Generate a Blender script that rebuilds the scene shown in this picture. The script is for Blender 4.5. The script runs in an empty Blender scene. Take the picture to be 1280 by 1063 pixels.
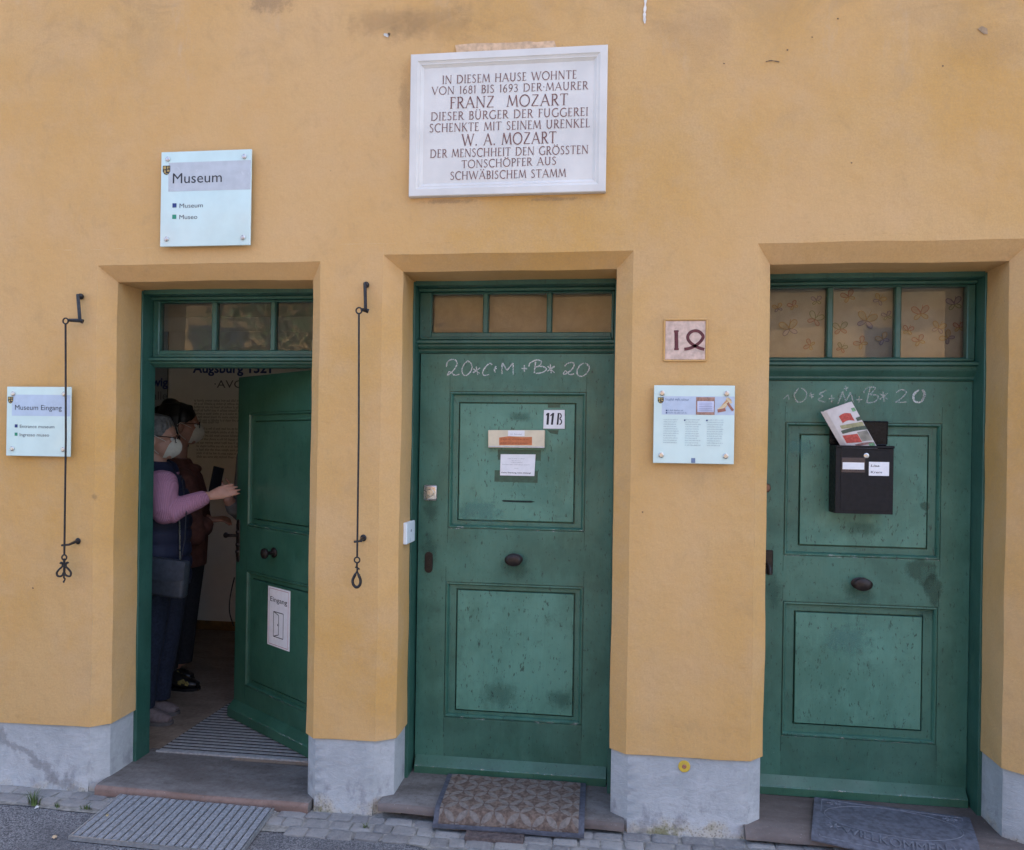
import bpy, bmesh, math, random
from mathutils import Vector, Matrix, noise
R = math.radians
random.seed(7)
S = bpy.context.scene
COL = S.collection

# ------------------------------------------------------------------ camera
EYE = 1.59                       # eye height above the pavement by the second door
DIST = 3.2                       # camera to wall plane (the wall face is y = 0)
FPX, YAW, ROLL, CX, CY = 967.97, R(7.3584), R(0.9009), 640.0, 559.6
cam = bpy.data.objects.new('camera', bpy.data.cameras.new('camera'))
COL.objects.link(cam)
fw = Vector((-math.sin(YAW), math.cos(YAW), 0))
r0 = Vector((math.cos(YAW), math.sin(YAW), 0))
u0 = Vector((0, 0, 1))
rt = r0*math.cos(ROLL) + u0*math.sin(ROLL)
up = u0*math.cos(ROLL) - r0*math.sin(ROLL)
CAMLOC = Vector((0, -DIST, EYE))
m = Matrix((rt, up, -fw)).transposed().to_4x4()
m.translation = CAMLOC
cam.matrix_world = m
cam.data.sensor_width = 36
cam.data.lens = FPX/1280*36
cam.data.shift_y = (CY-531.5)/1280
cam.data.clip_start = 0.05
cam.data.clip_end = 600
S.camera = cam

# ------------------------------------------------------------------ light
SUN_EL, SUN_ROT = R(60), R(58)           # sun stands behind the house, to the right
w = bpy.data.worlds.new('World'); S.world = w; w.use_nodes = True
nt = w.node_tree; nt.nodes.clear()
sky = nt.nodes.new('ShaderNodeTexSky'); sky.sky_type = 'NISHITA'; sky.sun_disc = False
sky.sun_elevation = SUN_EL; sky.sun_rotation = SUN_ROT
sky.air_density = .8; sky.dust_density = 3.0; sky.ozone_density = 1.0
bg = nt.nodes.new('ShaderNodeBackground'); bg.inputs['Strength'].default_value = 0.15
wo = nt.nodes.new('ShaderNodeOutputWorld')
nt.links.new(sky.outputs[0], bg.inputs[0]); nt.links.new(bg.outputs[0], wo.inputs[0])
sd = Vector((math.sin(SUN_ROT)*math.cos(SUN_EL), math.cos(SUN_ROT)*math.cos(SUN_EL), math.sin(SUN_EL)))
sun = bpy.data.objects.new('sun', bpy.data.lights.new('sun', 'SUN')); COL.objects.link(sun)
sun.data.energy = 3.0; sun.data.angle = R(0.53); sun.data.color = (1, .95, .87)
sun.rotation_euler = sd.to_track_quat('Z', 'Y').to_euler()
sun.location = (0, 0, 12)
S.view_settings.view_transform = 'Standard'; S.view_settings.look = 'None'
S.view_settings.gamma = 1; S.view_settings.use_curve_mapping = False
S.view_settings.exposure = 2.27
S.cycles.max_bounces = 10; S.cycles.diffuse_bounces = 6

# ------------------------------------------------------------------ helpers
def ray(px, py):
    return fw + rt*((px-CX)/FPX) - up*((py-CY)/FPX)
def at(px, py, y=0.0):
    d = ray(px, py); return CAMLOC + d*((y+DIST)/d.y)
def at_z(px, py, z):
    d = ray(px, py); return CAMLOC + d*((z-EYE)/d.z)
def at_plane(px, py, o, n):
    d = ray(px, py); return CAMLOC + d*((o-CAMLOC).dot(n)/d.dot(n))
def zg(x):                       # street level along the wall: it climbs to the right
    c = min(max(x, -2.9), 2.3); return .02 + .017*c + .006*c*c
def zp(x):                       # top of the grey plinth
    return .326 + .0145*(x+1.1)

def finish(o, label=None, cat=None, group=None, kind=None):
    if label: o['label'] = label
    if cat: o['category'] = cat
    if group: o['group'] = group
    if kind: o['kind'] = kind
    return o
def empty(name, loc, label, cat, rz=0, group=None):
    o = bpy.data.objects.new(name, None); COL.objects.link(o)
    o.empty_display_size = .1
    o.location = loc; o.rotation_euler = (0, 0, rz)
    return finish(o, label, cat, group)
def smooth_mesh(me, ang=35):
    for p in me.polygons: p.use_smooth = True
    me.set_sharp_from_angle(angle=R(ang))
def obj(name, bm, mats, parent=None, smooth=35, loc=None, rot=None):
    me = bpy.data.meshes.new(name)
    bm.normal_update()
    bm.to_mesh(me); bm.free()
    if not isinstance(mats, (list, tuple)): mats = [mats]
    for x in mats: me.materials.append(x)
    if smooth: smooth_mesh(me, smooth)
    o = bpy.data.objects.new(name, me); COL.objects.link(o)
    if parent: o.parent = parent
    if loc is not None: o.location = loc
    if rot is not None: o.rotation_euler = rot
    return o
BM = bmesh.new
def quad(bm, ps, mi=0):
    f = bm.faces.new([bm.verts.new(p) for p in ps]); f.material_index = mi; return f
def box(bm, x0, x1, y0, y1, z0, z1, bev=0.0, seg=1, mi=0):
    a = [bm.verts.new((x, y, z)) for x in (x0, x1) for y in (y0, y1) for z in (z0, z1)]
    fs = [(0,1,3,2), (4,6,7,5), (0,4,5,1), (2,3,7,6), (0,2,6,4), (1,5,7,3)]
    fa = [bm.faces.new([a[i] for i in f]) for f in fs]
    for f in fa: f.material_index = mi
    if bev:
        es = list({e for f in fa for e in f.edges})
        r = bmesh.ops.bevel(bm, geom=es, offset=bev, segments=seg, affect='EDGES', profile=.5, material=-1)
        for f in r['faces']: f.material_index = mi
    return a
def patch(bm, f, nu, nv, mi=0):
    g = [[bm.verts.new(f(i/nu, j/nv)) for j in range(nv+1)] for i in range(nu+1)]
    for i in range(nu):
        for j in range(nv):
            q = bm.faces.new((g[i][j], g[i+1][j], g[i+1][j+1], g[i][j+1])); q.material_index = mi
    return g
def bil(a, b, c, d):
    a, b, c, d = map(Vector, (a, b, c, d))
    return lambda u, v: (a*(1-u)+b*u)*(1-v) + (d*(1-u)+c*u)*v
def tube(bm, pts, rad, n=10, cap=True, side=None, flat=None, mi=0):
    """sweep an ellipse along pts; rad: one radius, a list, or a list of (side, other) radii"""
    pts = [Vector(p) for p in pts]
    L = len(pts)
    if not isinstance(rad, (list, tuple)): rad = [rad]*L
    rings = []; prev = None
    for i, p in enumerate(pts):
        t = (pts[min(i+1, L-1)] - pts[max(i-1, 0)]).normalized()
        if side is not None:
            s = Vector(side); s = (s - t*s.dot(t)).normalized()
        elif prev is None:
            s = t.cross(Vector((0, 0, 1)))
            if s.length < .05: s = t.cross(Vector((1, 0, 0)))
            s.normalize()
        else:
            s = (prev - t*prev.dot(t)).normalized()
        prev = s
        o = t.cross(s)
        ra = rad[i]; ra, rb = ra if isinstance(ra, (list, tuple)) else (ra, ra)
        rings.append([bm.verts.new(p + s*ra*math.cos(2*math.pi*k/n) + o*rb*math.sin(2*math.pi*k/n)) for k in range(n)])
    for a, b in zip(rings, rings[1:]):
        for k in range(n):
            q = bm.faces.new((a[k], a[(k+1) % n], b[(k+1) % n], b[k])); q.material_index = mi
    if cap:
        bm.faces.new(list(reversed(rings[0]))).material_index = mi
        bm.faces.new(rings[-1]).material_index = mi
    return rings
def ellipsoid(bm, c, r, rot=None, seg=20, mi=0):
    mt = Matrix.Translation(Vector(c))
    if rot is not None: mt = mt @ rot.to_4x4()
    mt = mt @ Matrix.Diagonal((*r, 1))
    ret = bmesh.ops.create_uvsphere(bm, u_segments=seg, v_segments=seg//2+2, radius=1, matrix=mt)
    for v in ret['verts']:
        for f in v.link_faces: f.material_index = mi
    return ret['verts']
def lathe(bm, prof, c=(0, 0, 0), axis='y', n=24, mi=0):
    """prof: (radius, distance along axis); axis '-y' turns towards the street"""
    c = Vector(c); rings = []
    for r, d in prof:
        ring = []
        for k in range(n):
            a = 2*math.pi*k/n; x, y = r*math.cos(a), r*math.sin(a)
            if axis == 'z': q = Vector((x, y, d))
            else: q = Vector((x, -d, y))
            ring.append(bm.verts.new(c+q))
        rings.append(ring)
    for a, b in zip(rings, rings[1:]):
        for k in range(n):
            bm.faces.new((a[k], a[(k+1) % n], b[(k+1) % n], b[k])).material_index = mi
    for rg, fl in ((rings[0], True), (rings[-1], False)):
        try: bm.faces.new(list(reversed(rg)) if fl else rg).material_index = mi
        except ValueError: pass
def spline(pts, n=6):
    """Catmull-Rom through 2-D or 3-D points"""
    P = [Vector(p) for p in pts]
    if len(P) < 3: return P
    out = []
    for i in range(len(P)-1):
        a, b, c, d = P[max(i-1, 0)], P[i], P[i+1], P[min(i+2, len(P)-1)]
        for k in range(n):
            t = k/n
            out.append(.5*((2*b) + (c-a)*t + (2*a-5*b+4*c-d)*t*t + (3*b-a-3*c+d)*t**3))
    out.append(P[-1]); return out
def ribbon(bm, pts, wd, y=0.0, mi=0, jit=0.0):
    """flat stroke in the xz plane (pts are (x, z)), facing -y"""
    P = [Vector((p[0], p[1])) for p in pts]; L = len(P); prev = None
    for i, p in enumerate(P):
        t = P[min(i+1, L-1)] - P[max(i-1, 0)]
        if t.length < 1e-9: continue
        t.normalize(); nrm = Vector((-t.y, t.x))
        h = wd/2*(1+random.uniform(-jit, jit))
        a = bm.verts.new((p.x+nrm.x*h, y, p.y+nrm.y*h)); b = bm.verts.new((p.x-nrm.x*h, y, p.y-nrm.y*h))
        if prev:
            f = bm.faces.new((prev[1], b, a, prev[0])); f.material_index = mi
        prev = (a, b)
def text_into(bm, s, size, x, z, y, mi=0, width=None, align='LEFT', mat4=None, bold=0.0, shear=0.0):
    """built-in font, turned to face -y, baseline start at (x, z); width fits it"""
    cu = bpy.data.curves.new('t', 'FONT'); cu.body = s; cu.size = size; cu.resolution_u = 3
    cu.offset = bold; cu.shear = shear
    to = bpy.data.objects.new('t', cu); COL.objects.link(to)
    bpy.context.view_layer.update()
    me = bpy.data.meshes.new_from_object(to.evaluated_get(bpy.context.evaluated_depsgraph_get()))
    bpy.data.objects.remove(to); bpy.data.curves.remove(cu)
    if len(me.vertices) == 0: return
    xs = [v.co.x for v in me.vertices]; x0, x1 = min(xs), max(xs)
    k = width/(x1-x0) if width else 1.0
    off = {'LEFT': x0, 'CENTER': (x0+x1)/2, 'RIGHT': x1}[align]
    for v in me.vertices:
        v.co = Vector((x + (v.co.x-off)*k, y, z + v.co.y))
        if mat4: v.co = mat4 @ v.co
    old = set(bm.faces)
    bm.from_mesh(me); bpy.data.meshes.remove(me)
    for f in bm.faces:
        if f not in old: f.material_index = mi
def apply_mods(o):
    me = bpy.data.meshes.new_from_object(o.evaluated_get(bpy.context.evaluated_depsgraph_get()))
    old = o.data; o.modifiers.clear(); o.data = me; me.name = old.name
    bpy.data.meshes.remove(old)

# ------------------------------------------------------------------ materials
class N:
    """tiny node-graph helper"""
    def __init__(s, name):
        s.m = bpy.data.materials.new(name); s.m.use_nodes = True
        s.t = s.m.node_tree; s.b = s.t.nodes['Principled BSDF']; s.out = s.t.nodes['Material Output']
        s.tc = s.t.nodes.new('ShaderNodeTexCoord')
    def link(s, a, b): s.t.links.new(a, b)
    def put(s, sock, v):
        if isinstance(v, (int, float)): sock.default_value = v
        elif isinstance(v, (tuple, list)): sock.default_value = (*v, 1) if len(v) == 3 and sock.type == 'RGBA' else v
        else: s.link(v, sock)
    def math(s, op, a, b=0.0, c=None, clamp=False):
        n = s.t.nodes.new('ShaderNodeMath'); n.operation = op; n.use_clamp = clamp
        s.put(n.inputs[0], a); s.put(n.inputs[1], b)
        if c is not None: s.put(n.inputs[2], c)
        return n.outputs[0]
    def noise(s, scale, detail=4, rough=.55, vec=None, dist=0.0, stretch=None):
        n = s.t.nodes.new('ShaderNodeTexNoise'); n.inputs['Scale'].default_value = scale
        n.inputs['Detail'].default_value = detail; n.inputs['Roughness'].default_value = rough
        n.inputs['Distortion'].default_value = dist
        v = vec or s.tc.outputs['Object']
        if stretch:
            mp = s.t.nodes.new('ShaderNodeMapping'); mp.inputs['Scale'].default_value = stretch
            s.link(v, mp.inputs['Vector']); v = mp.outputs[0]
        s.link(v, n.inputs['Vector']); return n.outputs['Fac']
    def voronoi(s, scale, feat='F1', out='Distance', vec=None):
        n = s.t.nodes.new('ShaderNodeTexVoronoi'); n.inputs['Scale'].default_value = scale; n.feature = feat
        s.link(vec or s.tc.outputs['Object'], n.inputs['Vector']); return n.outputs[out]
    def ramp(s, fac, a, b, lo=0.0, hi=1.0):
        n = s.t.nodes.new('ShaderNodeMapRange'); n.interpolation_type = 'SMOOTHSTEP'
        s.put(n.inputs['Value'], fac); n.inputs['From Min'].default_value = a; n.inputs['From Max'].default_value = b
        n.inputs['To Min'].default_value = lo; n.inputs['To Max'].default_value = hi
        return n.outputs[0]
    def mix(s, fac, a, b, mode='MIX'):
        n = s.t.nodes.new('ShaderNodeMix'); n.data_type = 'RGBA'; n.blend_type = mode
        s.put(n.inputs[0], fac); s.put(n.inputs[6], a); s.put(n.inputs[7], b); return n.outputs[2]
    def xyz(s, which='Object'):
        n = s.t.nodes.new('ShaderNodeSeparateXYZ'); s.link(s.tc.outputs[which], n.inputs[0]); return n.outputs
    def bump(s, h, strength=.3, dist=.002, prev=None):
        n = s.t.nodes.new('ShaderNodeBump'); n.inputs['Strength'].default_value = strength
        n.inputs['Distance'].default_value = dist; s.link(h, n.inputs['Height'])
        if prev: s.link(prev, n.inputs['Normal'])
        return n.outputs[0]
    def bevel(s, r):
        n = s.t.nodes.new('ShaderNodeBevel'); n.samples = 4; n.inputs['Radius'].default_value = r; return n.outputs[0]
    def done(s, col, rough=.6, nrm=None, metal=0.0, spec=None):
        s.put(s.b.inputs['Base Color'], col); s.put(s.b.inputs['Roughness'], rough)
        s.b.inputs['Metallic'].default_value = metal
        if spec is not None: s.b.inputs['Specular IOR Level'].default_value = spec
        if nrm is not None: s.link(nrm, s.b.inputs['Normal'])
        return s.m
def sc(c, k): return tuple(x*k for x in c)
def plain(name, c, rough=.6, var=.15, scale=30, metal=0.0, bump=0.0, bscale=200, spec=None):
    n = N(name)
    f = n.noise(scale, 4)
    col = n.mix(n.ramp(f, .3, .7), sc(c, 1-var), sc(c, 1+var))
    nr = n.bump(n.noise(bscale, 3), bump, .001) if bump else None
    rg = n.ramp(n.noise(scale*1.7, 3), .3, .7, max(rough-.08, .02), min(rough+.08, 1))
    return n.done(col, rg, nr, metal, spec)

def mk_plaster():
    n = N('ochre_plaster')
    a = n.noise(1.1, 5, .6, dist=.4); b = n.noise(3.7, 6, .65); c = n.noise(120, 3, .6); d = n.noise(22, 5, .65)
    col = n.mix(n.ramp(a, .36, .66), (.56, .320, .096), (.585, .366, .152))
    col = n.mix(n.ramp(b, .42, .68, 0, .6), col, (.56, .366, .185))
    col = n.mix(n.ramp(d, .5, .8, 0, .35), col, (.47, .27, .10))
    col = n.mix(n.ramp(c, .3, .7, 0, .34), col, (.40, .25, .12))
    e_ = n.noise(.55, 4, .55, dist=.6); col = n.mix(n.ramp(e_, .38, .66, 0, .5), col, (.62, .388, .185))
    g_ = n.noise(7.5, 7, .72, stretch=(1, 1, .8), dist=.5); col = n.mix(n.ramp(g_, .52, .74, 0, .4), col, (.42, .275, .13))
    p = n.xyz()
    # weathered, damp-looking stains high on the wall, either side of the tablet
    st = n.noise(2.3, 8, .7, stretch=(1, 1, 1.6), dist=.8)
    hi = n.math('MULTIPLY', n.ramp(p['Z'], 3.0, 3.55), n.ramp(st, .47, .66))
    col = n.mix(n.math('MULTIPLY', hi, .4), col, (.33, .22, .11))
    sk = n.noise(5.0, 6, .7, stretch=(1, 1, .35))
    col = n.mix(n.math('MULTIPLY', n.ramp(p['Z'], 2.7, 3.5), n.ramp(sk, .56, .72, 0, .35)), col, (.50, .40, .30))
    # splashed dirt in blotches just above the plinth
    lo = n.math('MULTIPLY', n.ramp(p['Z'], .75, .3), n.ramp(n.noise(9, 6, .7), .56, .7))
    col = n.mix(n.math('MULTIPLY', lo, .25), col, (.38, .27, .15))
    # pin holes and scuffs
    v = n.ramp(n.voronoi(9), .035, .02); sp = n.math('MULTIPLY', v, n.ramp(n.noise(3.1, 2), .55, .6))
    col = n.mix(n.math('MULTIPLY', sp, .5), col, (.25, .18, .11))
    h = n.math('ADD', n.math('MULTIPLY', n.noise(260, 3, .7), .5), n.math('MULTIPLY', n.noise(34, 4, .6), 1.0))
    nr = n.bump(h, .55, .004)
    nr = n.bump(n.noise(5, 3), .6, .016, nr); nr = n.bump(n.noise(14, 5, .6, stretch=(1, 1, .5)), .4, .006, nr)
    return n.done(col, .92, nr, spec=.2)
def mk_plinth():
    n = N('grey_plinth_paint')
    a = n.noise(4.2, 6, .65, dist=.6); b = n.noise(16, 6, .7, stretch=(1, 1, 2.2), dist=1.2); p = n.xyz()
    col = n.mix(n.ramp(a, .35, .68), (.335, .356, .366), (.425, .443, .45))
    col = n.mix(n.ramp(b, .45, .7, 0, .5), col, (.47, .482, .50))
    col = n.mix(n.ramp(n.noise(60, 4), .5, .75, 0, .3), col, (.27, .28, .31))
    # scuffs, moss and bare pebbly render at the foot, with ragged upper edge
    hz = n.math('SUBTRACT', p['Z'], n.math('MULTIPLY', n.math('SUBTRACT', n.noise(7.5, 6, .7), .5), .34))
    hz = n.math('SUBTRACT', hz, n.math('MULTIPLY', p['X'], .016))
    foot = n.ramp(hz, .09, .015)
    gr = n.mix(n.ramp(n.voronoi(95), .1, .5), (.18, .15, .11), (.42, .38, .31))
    col = n.mix(n.math('MULTIPLY', foot, .85), col, gr)
    moss = n.math('MULTIPLY', n.ramp(hz, .045, .0), n.ramp(n.noise(6, 4), .48, .62))
    col = n.mix(n.math('MULTIPLY', moss, .75), col, (.13, .125, .035))
    smear = n.math('MULTIPLY', n.ramp(hz, .26, .1), n.ramp(n.noise(11, 6, .7, stretch=(1, 1, .6)), .5, .66))
    col = n.mix(n.math('MULTIPLY', smear, .6), col, (.19, .19, .205))
    # crumbling patch left of the first door
    cx = n.math('SUBTRACT', n.math('ADD', p['X'], n.math('MULTIPLY', p['Z'], 1.9)), n.math('MULTIPLY', n.math('SUBTRACT', n.noise(5, 6, .7), .5), .5))
    edge = n.math('MULTIPLY', n.ramp(cx, -2.38, -2.33), n.ramp(cx, -2.25, -2.30)); edge = n.math('MULTIPLY', edge, n.ramp(p['X'], -2.33, -2.36))
    col = n.mix(n.math('MULTIPLY', edge, .55), col, (.16, .155, .155))
    h = n.math('ADD', n.noise(70, 4, .65), n.math('MULTIPLY', foot, n.voronoi(95)))
    nr = n.bump(h, .5, .003); nr = n.bump(b, .6, .006, nr)
    return n.done(col, .85, nr, spec=.25)
def mk_paint(name, dark, light, wear=1.0):
    n = N(name)
    a = n.noise(2.6, 6, .62, dist=.5); b = n.noise(9, 7, .7, stretch=(1.6, 1.6, .8)); g = n.noise(26, 5, .6, stretch=(4, 4, .22))
    col = n.mix(n.ramp(a, .33, .68), dark, light)
    col = n.mix(n.ramp(b, .45, .72, 0, .45), col, sc(light, 1.18))
    col = n.mix(n.ramp(g, .5, .8, 0, .3), col, sc(dark, .8))
    # dark specks, scratches and rubbed grime
    sv = n.noise(55, 4, .75, stretch=(1.4, 1.4, .55))
    col = n.mix(n.math('MULTIPLY', n.ramp(sv, .59, .66), .85*wear), col, sc(dark, .28))
    col = n.mix(n.math('MULTIPLY', n.ramp(n.noise(5.2, 8, .8), .55, .72), .6*wear), col, sc(dark, .5))
    col = n.mix(n.math('MULTIPLY', n.ramp(n.noise(130, 2, .7), .74, .78), .7*wear), col, (.42, .5, .47))
    nr = n.bump(n.math('ADD', n.noise(48, 5, .6, stretch=(3, 3, .3)), n.math('MULTIPLY', n.noise(230, 2), .35)), .35, .0016)
    rg = n.ramp(n.noise(7, 5), .3, .7, .34, .5)
    return n.done(col, rg, nr, spec=.55)
def mk_stone(name, c1, c2, c3):
    n = N(name)
    a = n.noise(5, 6, .65, stretch=(.6, 1.6, 1)); b = n.noise(45, 5, .7)
    col = n.mix(n.ramp(a, .36, .64), c1, c2); col = n.mix(n.ramp(b, .45, .75, 0, .5), col, c3)
    col = n.mix(n.math('MULTIPLY', n.ramp(n.noise(170, 2), .70, .76), .6), col, (.45, .44, .43))
    nr = n.bump(n.math('ADD', a, n.math('MULTIPLY', b, .5)), .5, .004); nr = n.bump(n.noise(220, 2), .35, .001, nr)
    return n.done(col, n.ramp(b, .3, .7, .55, .85), nr, spec=.35)
def mk_asphalt():
    n = N('asphalt')
    v = n.t.nodes.new('ShaderNodeTexVoronoi'); v.inputs['Scale'].default_value = 230; n.link(n.tc.outputs['Object'], v.inputs['Vector'])
    cc = n.t.nodes.new('ShaderNodeSeparateColor'); n.link(v.outputs['Color'], cc.inputs[0])
    col = n.mix(n.ramp(cc.outputs[0], .1, .95), (.075, .078, .086), (.27, .275, .285))
    col = n.mix(n.ramp(n.noise(2.2, 5), .4, .65, 0, .5), col, (.085, .088, .098))
    nr = n.bump(n.math('SUBTRACT', 1.0, v.outputs['Distance']), .8, .006)
    return n.done(col, .85, nr, spec=.3)
def mk_cobble():
    n = N('cobblestone')
    geo = n.t.nodes.new('ShaderNodeNewGeometry')
    col = n.mix(geo.outputs['Random Per Island'], (.165, .165, .168), (.285, .282, .275))
    col = n.mix(n.ramp(n.noise(30, 6, .7), .42, .7, 0, .6), col, (.30, .295, .28))
    col = n.mix(n.ramp(n.noise(90, 3), .55, .75, 0, .5), col, (.10, .105, .115))
    nr = n.bump(n.noise(60, 6, .75), .9, .007)
    return n.done(col, .8, nr, spec=.35)
def mk_glass():
    n = N('window_glass')
    n.t.nodes.remove(n.b)
    tr = n.t.nodes.new('ShaderNodeBsdfTransparent'); gl = n.t.nodes.new('ShaderNodeBsdfGlossy')
    tr.inputs[0].default_value = (.86, .88, .86, 1); gl.inputs['Roughness'].default_value = .03
    df = n.t.nodes.new('ShaderNodeBsdfDiffuse'); n.put(df.inputs[0], (.30, .28, .22))
    nr = n.bump(n.noise(6, 2, .4), .05, .01); n.link(nr, gl.inputs['Normal'])
    fr = n.t.nodes.new('ShaderNodeFresnel'); fr.inputs['IOR'].default_value = 1.9
    mx = n.t.nodes.new('ShaderNodeMixShader'); n.link(fr.outputs[0], mx.inputs[0]); n.link(tr.outputs[0], mx.inputs[1]); n.link(gl.outputs[0], mx.inputs[2])
    m2 = n.t.nodes.new('ShaderNodeMixShader'); n.link(n.ramp(n.noise(30, 6, .7), .4, .8, .03, .10), m2.inputs[0])
    n.link(mx.outputs[0], m2.inputs[1]); n.link(df.outputs[0], m2.inputs[2])
    n.link(m2.outputs[0], n.out.inputs[0]); return n.m
def mk_chalk(name, strength, scale=330, lo=.40, hi=.60, base=.25):
    n = N(name)
    n.done((.72, .75, .73), .95)
    tr = n.t.nodes.new('ShaderNodeBsdfTransparent'); mx = n.t.nodes.new('ShaderNodeMixShader')
    n.link(n.ramp(n.noise(scale, 5, .75), lo, hi, strength*base, strength), mx.inputs[0])
    n.link(tr.outputs[0], mx.inputs[1]); n.link(n.b.outputs[0], mx.inputs[2]); n.link(mx.outputs[0], n.out.inputs[0])
    return n.m
def mk_stain(name, c, k, scale=24, e=.12):
    """dirt with a ragged outline of its own (object space, unit disc)"""
    n = N(name); n.done(c, .8)
    p = n.xyz('Generated')
    dx = n.math('SUBTRACT', p['X'], .5); dz = n.math('SUBTRACT', p['Z'], .5)
    d = n.math('SQRT', n.math('ADD', n.math('MULTIPLY', dx, dx), n.math('MULTIPLY', dz, dz)))
    d = n.math('ADD', d, n.math('MULTIPLY', n.math('SUBTRACT', n.noise(scale, 8, .75), .5), 1.0))
    tr = n.t.nodes.new('ShaderNodeBsdfTransparent'); mx = n.t.nodes.new('ShaderNodeMixShader')
    n.link(n.ramp(d, .42, e, 0, k), mx.inputs[0]); n.link(tr.outputs[0], mx.inputs[1]); n.link(n.b.outputs[0], mx.inputs[2])
    n.link(mx.outputs[0], n.out.inputs[0]); return n.m
def mk_trellis():
    n = N('trellis_doormat')
    uv = n.t.nodes.new('ShaderNodeSeparateXYZ'); n.link(n.tc.outputs['UV'], uv.inputs[0])
    def cell(s): return n.math('ABSOLUTE', n.math('SUBTRACT', n.math('FRACT', s), .5))
    a, b = cell(n.math('ADD', uv.outputs[0], uv.outputs[1])), cell(n.math('SUBTRACT', uv.outputs[0], uv.outputs[1]))
    def ringd(cx, cy):
        x = n.math('SUBTRACT', a, cx); y = n.math('SUBTRACT', b, cy)
        return n.math('SQRT', n.math('ADD', n.math('MULTIPLY', x, x), n.math('MULTIPLY', y, y)))
    d = n.math('MINIMUM', ringd(-.5, .5), ringd(.5, -.5))
    d = n.math('ADD', d, n.math('MULTIPLY', n.math('SUBTRACT', n.noise(90, 4, .7), .5), .12))
    f = n.ramp(d, .70, .655)
    base = n.mix(n.ramp(n.noise(55, 5), .35, .65), (.085, .062, .052), (.165, .125, .10))
    lt = n.mix(n.ramp(n.noise(60, 4), .3, .7), (.135, .118, .108), (.20, .178, .160))
    col = n.mix(f, base, lt)
    nr = n.bump(n.math('ADD', n.noise(420, 2), n.math('MULTIPLY', f, .6)), .7, .003)
    return n.done(col, .95, nr, spec=.15)

PLASTER, PLINTH = mk_plaster(), mk_plinth()
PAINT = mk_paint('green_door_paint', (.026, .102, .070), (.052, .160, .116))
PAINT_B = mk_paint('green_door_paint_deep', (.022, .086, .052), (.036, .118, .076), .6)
FRAME = mk_paint('green_frame_paint', (.017, .072, .050), (.031, .105, .078), .6)
STONE = mk_stone('worn_step_stone', (.100, .090, .084), (.165, .156, .15), (.075, .058, .046))
STONE_E = mk_stone('step_edge_stone', (.15, .095, .075), (.22, .15, .125), (.10, .07, .06))
STONE_R = mk_stone('red_brown_step_stone', (.085, .068, .062), (.145, .120, .110), (.12, .112, .105))
ASPHALT, COBBLE = mk_asphalt(), mk_cobble()
MORTAR = plain('joint_mortar', (.23, .225, .205), .95, .3, 40, bump=.5, bscale=140)
GLASS = mk_glass()
CHALK, CHALK_F = mk_chalk('chalk', .85), mk_chalk('faint_chalk', .42)
GRIME = mk_stain('greasy_grime', (.020, .058, .040), .28, 18, .12); GRIME_H = mk_stain('dried_spill', (.050, .095, .062), .42, 12, .26)
FADE = mk_stain('rubbed_paint', (.10, .24, .20), .4)
IRON = plain('wrought_iron', (.035, .034, .036), .45, .3, 60, metal=.7, bump=.4, bscale=160)
BRONZE = plain('dark_bronze', (.020, .014, .012), .42, .3, 50, metal=.4, bump=.2)
STEEL = plain('brushed_steel', (.52, .51, .49), .32, .1, 80, metal=.9)
ALU = plain('aluminium', (.42, .44, .46), .42, .15, 60, metal=.75)
BLACK = plain('black_lacquer', (.007, .007, .009), .5, .25, 40, bump=.12, bscale=300, spec=.25)
RUBBER = plain('dark_rubber', (.06, .065, .085), .7, .25, 45, bump=.4)
MARBLE = plain('pale_marble', (.625, .60, .55), .5, .06, 6, bump=.1, bscale=90)
INK_RED = plain('engraved_red_brown', (.17, .080, .070), .8, .2, 60)
INK = plain('black_ink', (.02, .02, .025), .7, .1)
INK_DG = plain('dark_grey_ink', (.09, .095, .11), .7, .1)
INK_GREY = plain('grey_ink', (.24, .25, .27), .7, .1)
INK_BLUE = plain('blue_ink', (.02, .04, .16), .7, .1)
INK_GREEN = plain('green_ink', (.03, .25, .15), .7, .1)
SIGNGLASS = plain('backpainted_sign_glass', (.55, .69, .655), .12, .04, 8)
BANDM = plain('grey_printed_band', (.45, .475, .49), .2, .06, 20)
BANDB = plain('blue_printed_band', (.42, .51, .62), .2, .05, 20)
PAPER = plain('white_paper', (.76, .76, .77), .6, .04, 30)
CREAM = plain('cream_plastic', (.66, .58, .42), .45, .06, 20)
ORANGE = plain('orange_sticker', (.50, .155, .055), .6, .12, 60)
TAPE = plain('dark_green_tape', (.022, .075, .05), .38, .2, 50)
WALLIN = plain('interior_wall_paint', (.72, .69, .60), .9, .05, 5)
PANELM = plain('exhibition_panel', (.68, .66, .60), .7, .03, 10)
PANELB = plain('blue_grey_exhibition_panel', (.28, .31, .34), .7, .04, 10)
WOOD = plain('skirting_wood', (.22, .11, .035), .45, .2, 20)
FLOORM = mk_stone('interior_floor_boards', (.20, .145, .105), (.28, .21, .155), (.16, .115, .085))
DARK = plain('dark_interior', (.05, .045, .04), .9, .2, 10)
TILE = plain('terracotta_number_tile', (.56, .41, .33), .9, .18, 40, bump=.7, bscale=120)
MORTARP = plain('fresh_mortar_patch', (.58, .40, .25), .95, .2, 35, bump=.8, bscale=110)
YELLOW = plain('yellow_plastic', (.55, .38, .05), .5, .1)
PAINT_R = mk_paint('darker_rail_green_paint', (.022, .084, .058), (.042, .130, .095))  # darker green for the bottom rail between the stiles
PAINT_F = mk_paint('sun_bleached_green_paint', (.049, .156, .112), (.088, .235, .176))

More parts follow.
